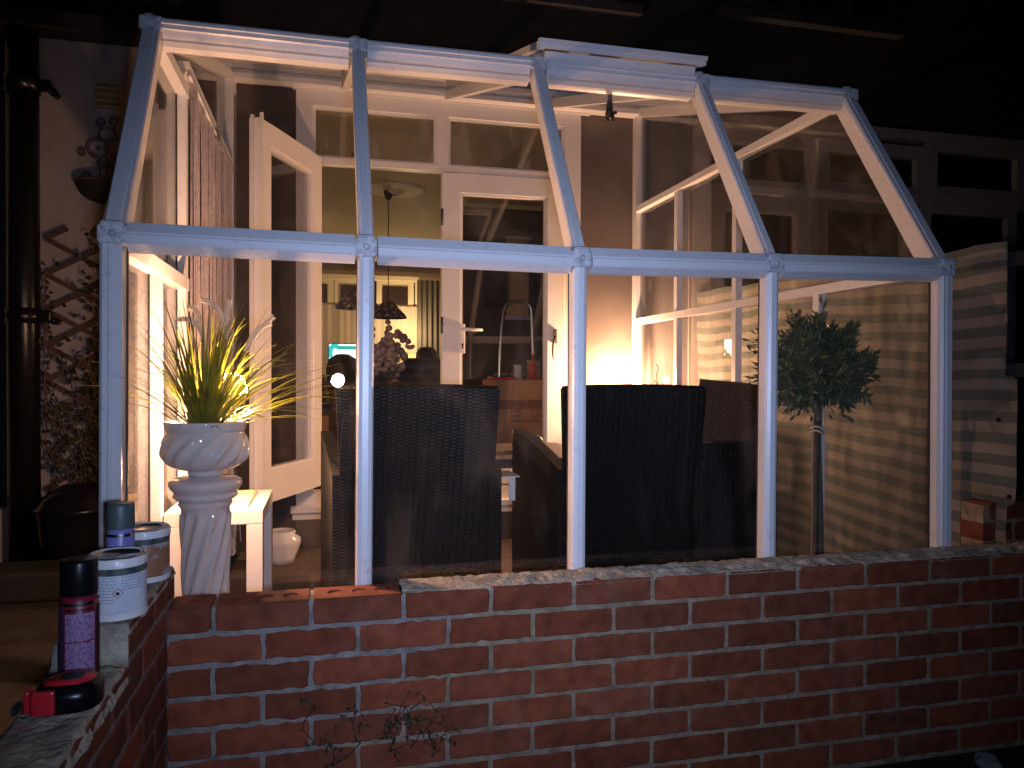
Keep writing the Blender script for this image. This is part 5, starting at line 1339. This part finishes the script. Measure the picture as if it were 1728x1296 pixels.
for px_, py_ in ((1336, 530), (1330, 540), (1262, 575), (1275, 560), (1260, 590), (1270, 640), (1290, 655), (1465, 605), (1474, 625), (1390, 515), (1295, 545)):
    q = atY(px_, py_, 2.4)
    for k in range(9):
        d = (q-OC).normalized(); leafq(b, q-d*random.uniform(0, .07)+rv()*.008, random.uniform(.03, .048), .010, d+rv()*.6, rv())
b.build('crown', M['olive'], t_)
b = MB(); b.tube([(OX-.022, OY-.016, .05), (OX-.018, OY-.016, .84)], .0095, 8); b.build('stake', M['fencewood'], t_)
b = MB()
for z in (.80, .815): b.tube([(OX-.014+.024*math.cos(t), OY-.008+.024*math.sin(t), z+.006*math.sin(t*2)) for t in [k*PI/8 for k in range(17)]], .0035, 6)
b.tube([(OX, OY-.03, .81), (OX-.002, OY-.03, .86), (OX+.004, OY-.02, .90)], .005, 6); b.build('tie', M['plume'], t_)
t_ = empty('olive_pot', (OX, OY, 0), 'brown pot at the foot of the olive tree', 'pot')
b = MB(); b.lathe((OX, OY, 0), [(0, 0), (.1, 0), (.13, .22), (.14, .23), (.135, .25), (.12, .24), (.115, .22), (0, .215)], 32); b.build('body', M['wood'], t_)
# small twig by the right lamp
t_ = empty('twig_arrangement', (1.86, 4.3, .8), 'thin bare twig standing by the glowing uplighter', 'twigs')
b = MB()
for pix in (((1113, 662), (1110, 648), (1107, 635), (1111, 622), (1108, 615)), ((1112, 655), (1120, 645), (1126, 641)), ((1110, 648), (1102, 640))): b.tube([atY(x, y, 4.2) for x, y in pix], .0035, 5)
b.build('twig', M['iron'], t_)
b = MB(); q = atY(1113, 662, 4.2); b.lathe((q.x, 4.2, .0), [(.0, 0), (.05, 0), (.055, .3), (.03, .6), (.025, q.z+.01), (.02, q.z+.01)], 16); b.build('vase', M['blackmatt'], t_)
# uplighter
UX, UY, UZ = 1.80, 4.40, .93
t_ = empty('uplighter', (UX, UY, 0), 'lit floor uplighter in the right rear corner behind the chairs', 'lamp')
b = MB(); b.lathe((UX, UY, 0), [(0, 0), (.09, 0), (.09, .012), (.012, .02), (.010, .82), (.03, .84), (.07, .90), (.068, .90), (.028, .846), (0, .844)], 28); b.build('stand', M['blackmatt'], t_)
bm = bmesh.new(); bmesh.ops.create_icosphere(bm, subdivisions=2, radius=.022); b = MB(); b.bm(bm, 0, True, mat=Matrix.Translation((UX, UY, .885))); b.build('bulb', M['bulb'], t_)

# ------------------------------------------------------------------ lights
def light(name, typ, loc, power, col, size=.02, rotm=None, **kw):
    l = bpy.data.lights.new(name, typ); l.energy = power; l.color = col
    if typ == 'AREA': l.shape = 'DISK'; l.size = size
    elif typ in ('POINT', 'SPOT'): l.shadow_soft_size = size
    for k, v in kw.items(): setattr(l, k, v)
    o_ = bpy.data.objects.new(name, l); COL.objects.link(o_); o_.location = loc
    if rotm is not None: o_.rotation_euler = rotm
    return o_
# the phone's own flash, beside its lens
fl = light('phone_flash', 'AREA', CAMP+RT*.055-UP*.03, 9.6, (.50, .62, 1.0), .07, spread=R(86))
fl.rotation_euler = Matrix(((RT.x, UP.x, -FW.x), (RT.y, UP.y, -FW.y), (RT.z, UP.z, -FW.z))).to_euler()
WARM = (1, .53, .31)
light('pot_lamp', 'POINT', (PX+.05, PY+.15, .955), 56, WARM, .012)
light('lantern_lamp', 'POINT', (LPX, LPY, .68), 17, WARM, .015)
light('uplighter_lamp', 'POINT', (UX, UY, .975), 125, (1, .54, .31), .02)
light('box_fill_light', 'POINT', (-.7, 4.98, 1.05), 11, (1, .6, .32), .012)  # added unseen light that brightens the cardboard box
light('table_lamp_light', 'POINT', (tl.location.x, 10.98, 1.62), 62, (1, .70, .34), .06)
light('room_fill_light', 'POINT', (-1.6, 9.6, 1.4), 34, (1, .70, .36), .12)  # added fill out of view, lifts the whole room

w = bpy.data.worlds.new('World'); S.world = w; w.use_nodes = True
N = w.node_tree.nodes; L = w.node_tree.links
sky = N.new('ShaderNodeTexSky'); sky.sky_type = 'NISHITA'; sky.sun_disc = False; sky.sun_elevation = R(-6); sky.sun_rotation = R(200)
bg = N['Background']; bg.inputs['Strength'].default_value = .004; L.new(sky.outputs[0], bg.inputs['Color'])
S.view_settings.view_transform = 'Standard'; S.view_settings.look = 'None'; S.view_settings.exposure = 0; S.view_settings.gamma = 1
S.render.engine = 'CYCLES'
S.cycles.max_bounces = 12; S.cycles.transparent_max_bounces = 24; S.cycles.glossy_bounces = 6; S.cycles.diffuse_bounces = 4
S.cycles.sample_clamp_indirect = 4
S.cycles.use_denoising = True
S.render.resolution_x = 1024; S.render.resolution_y = 768
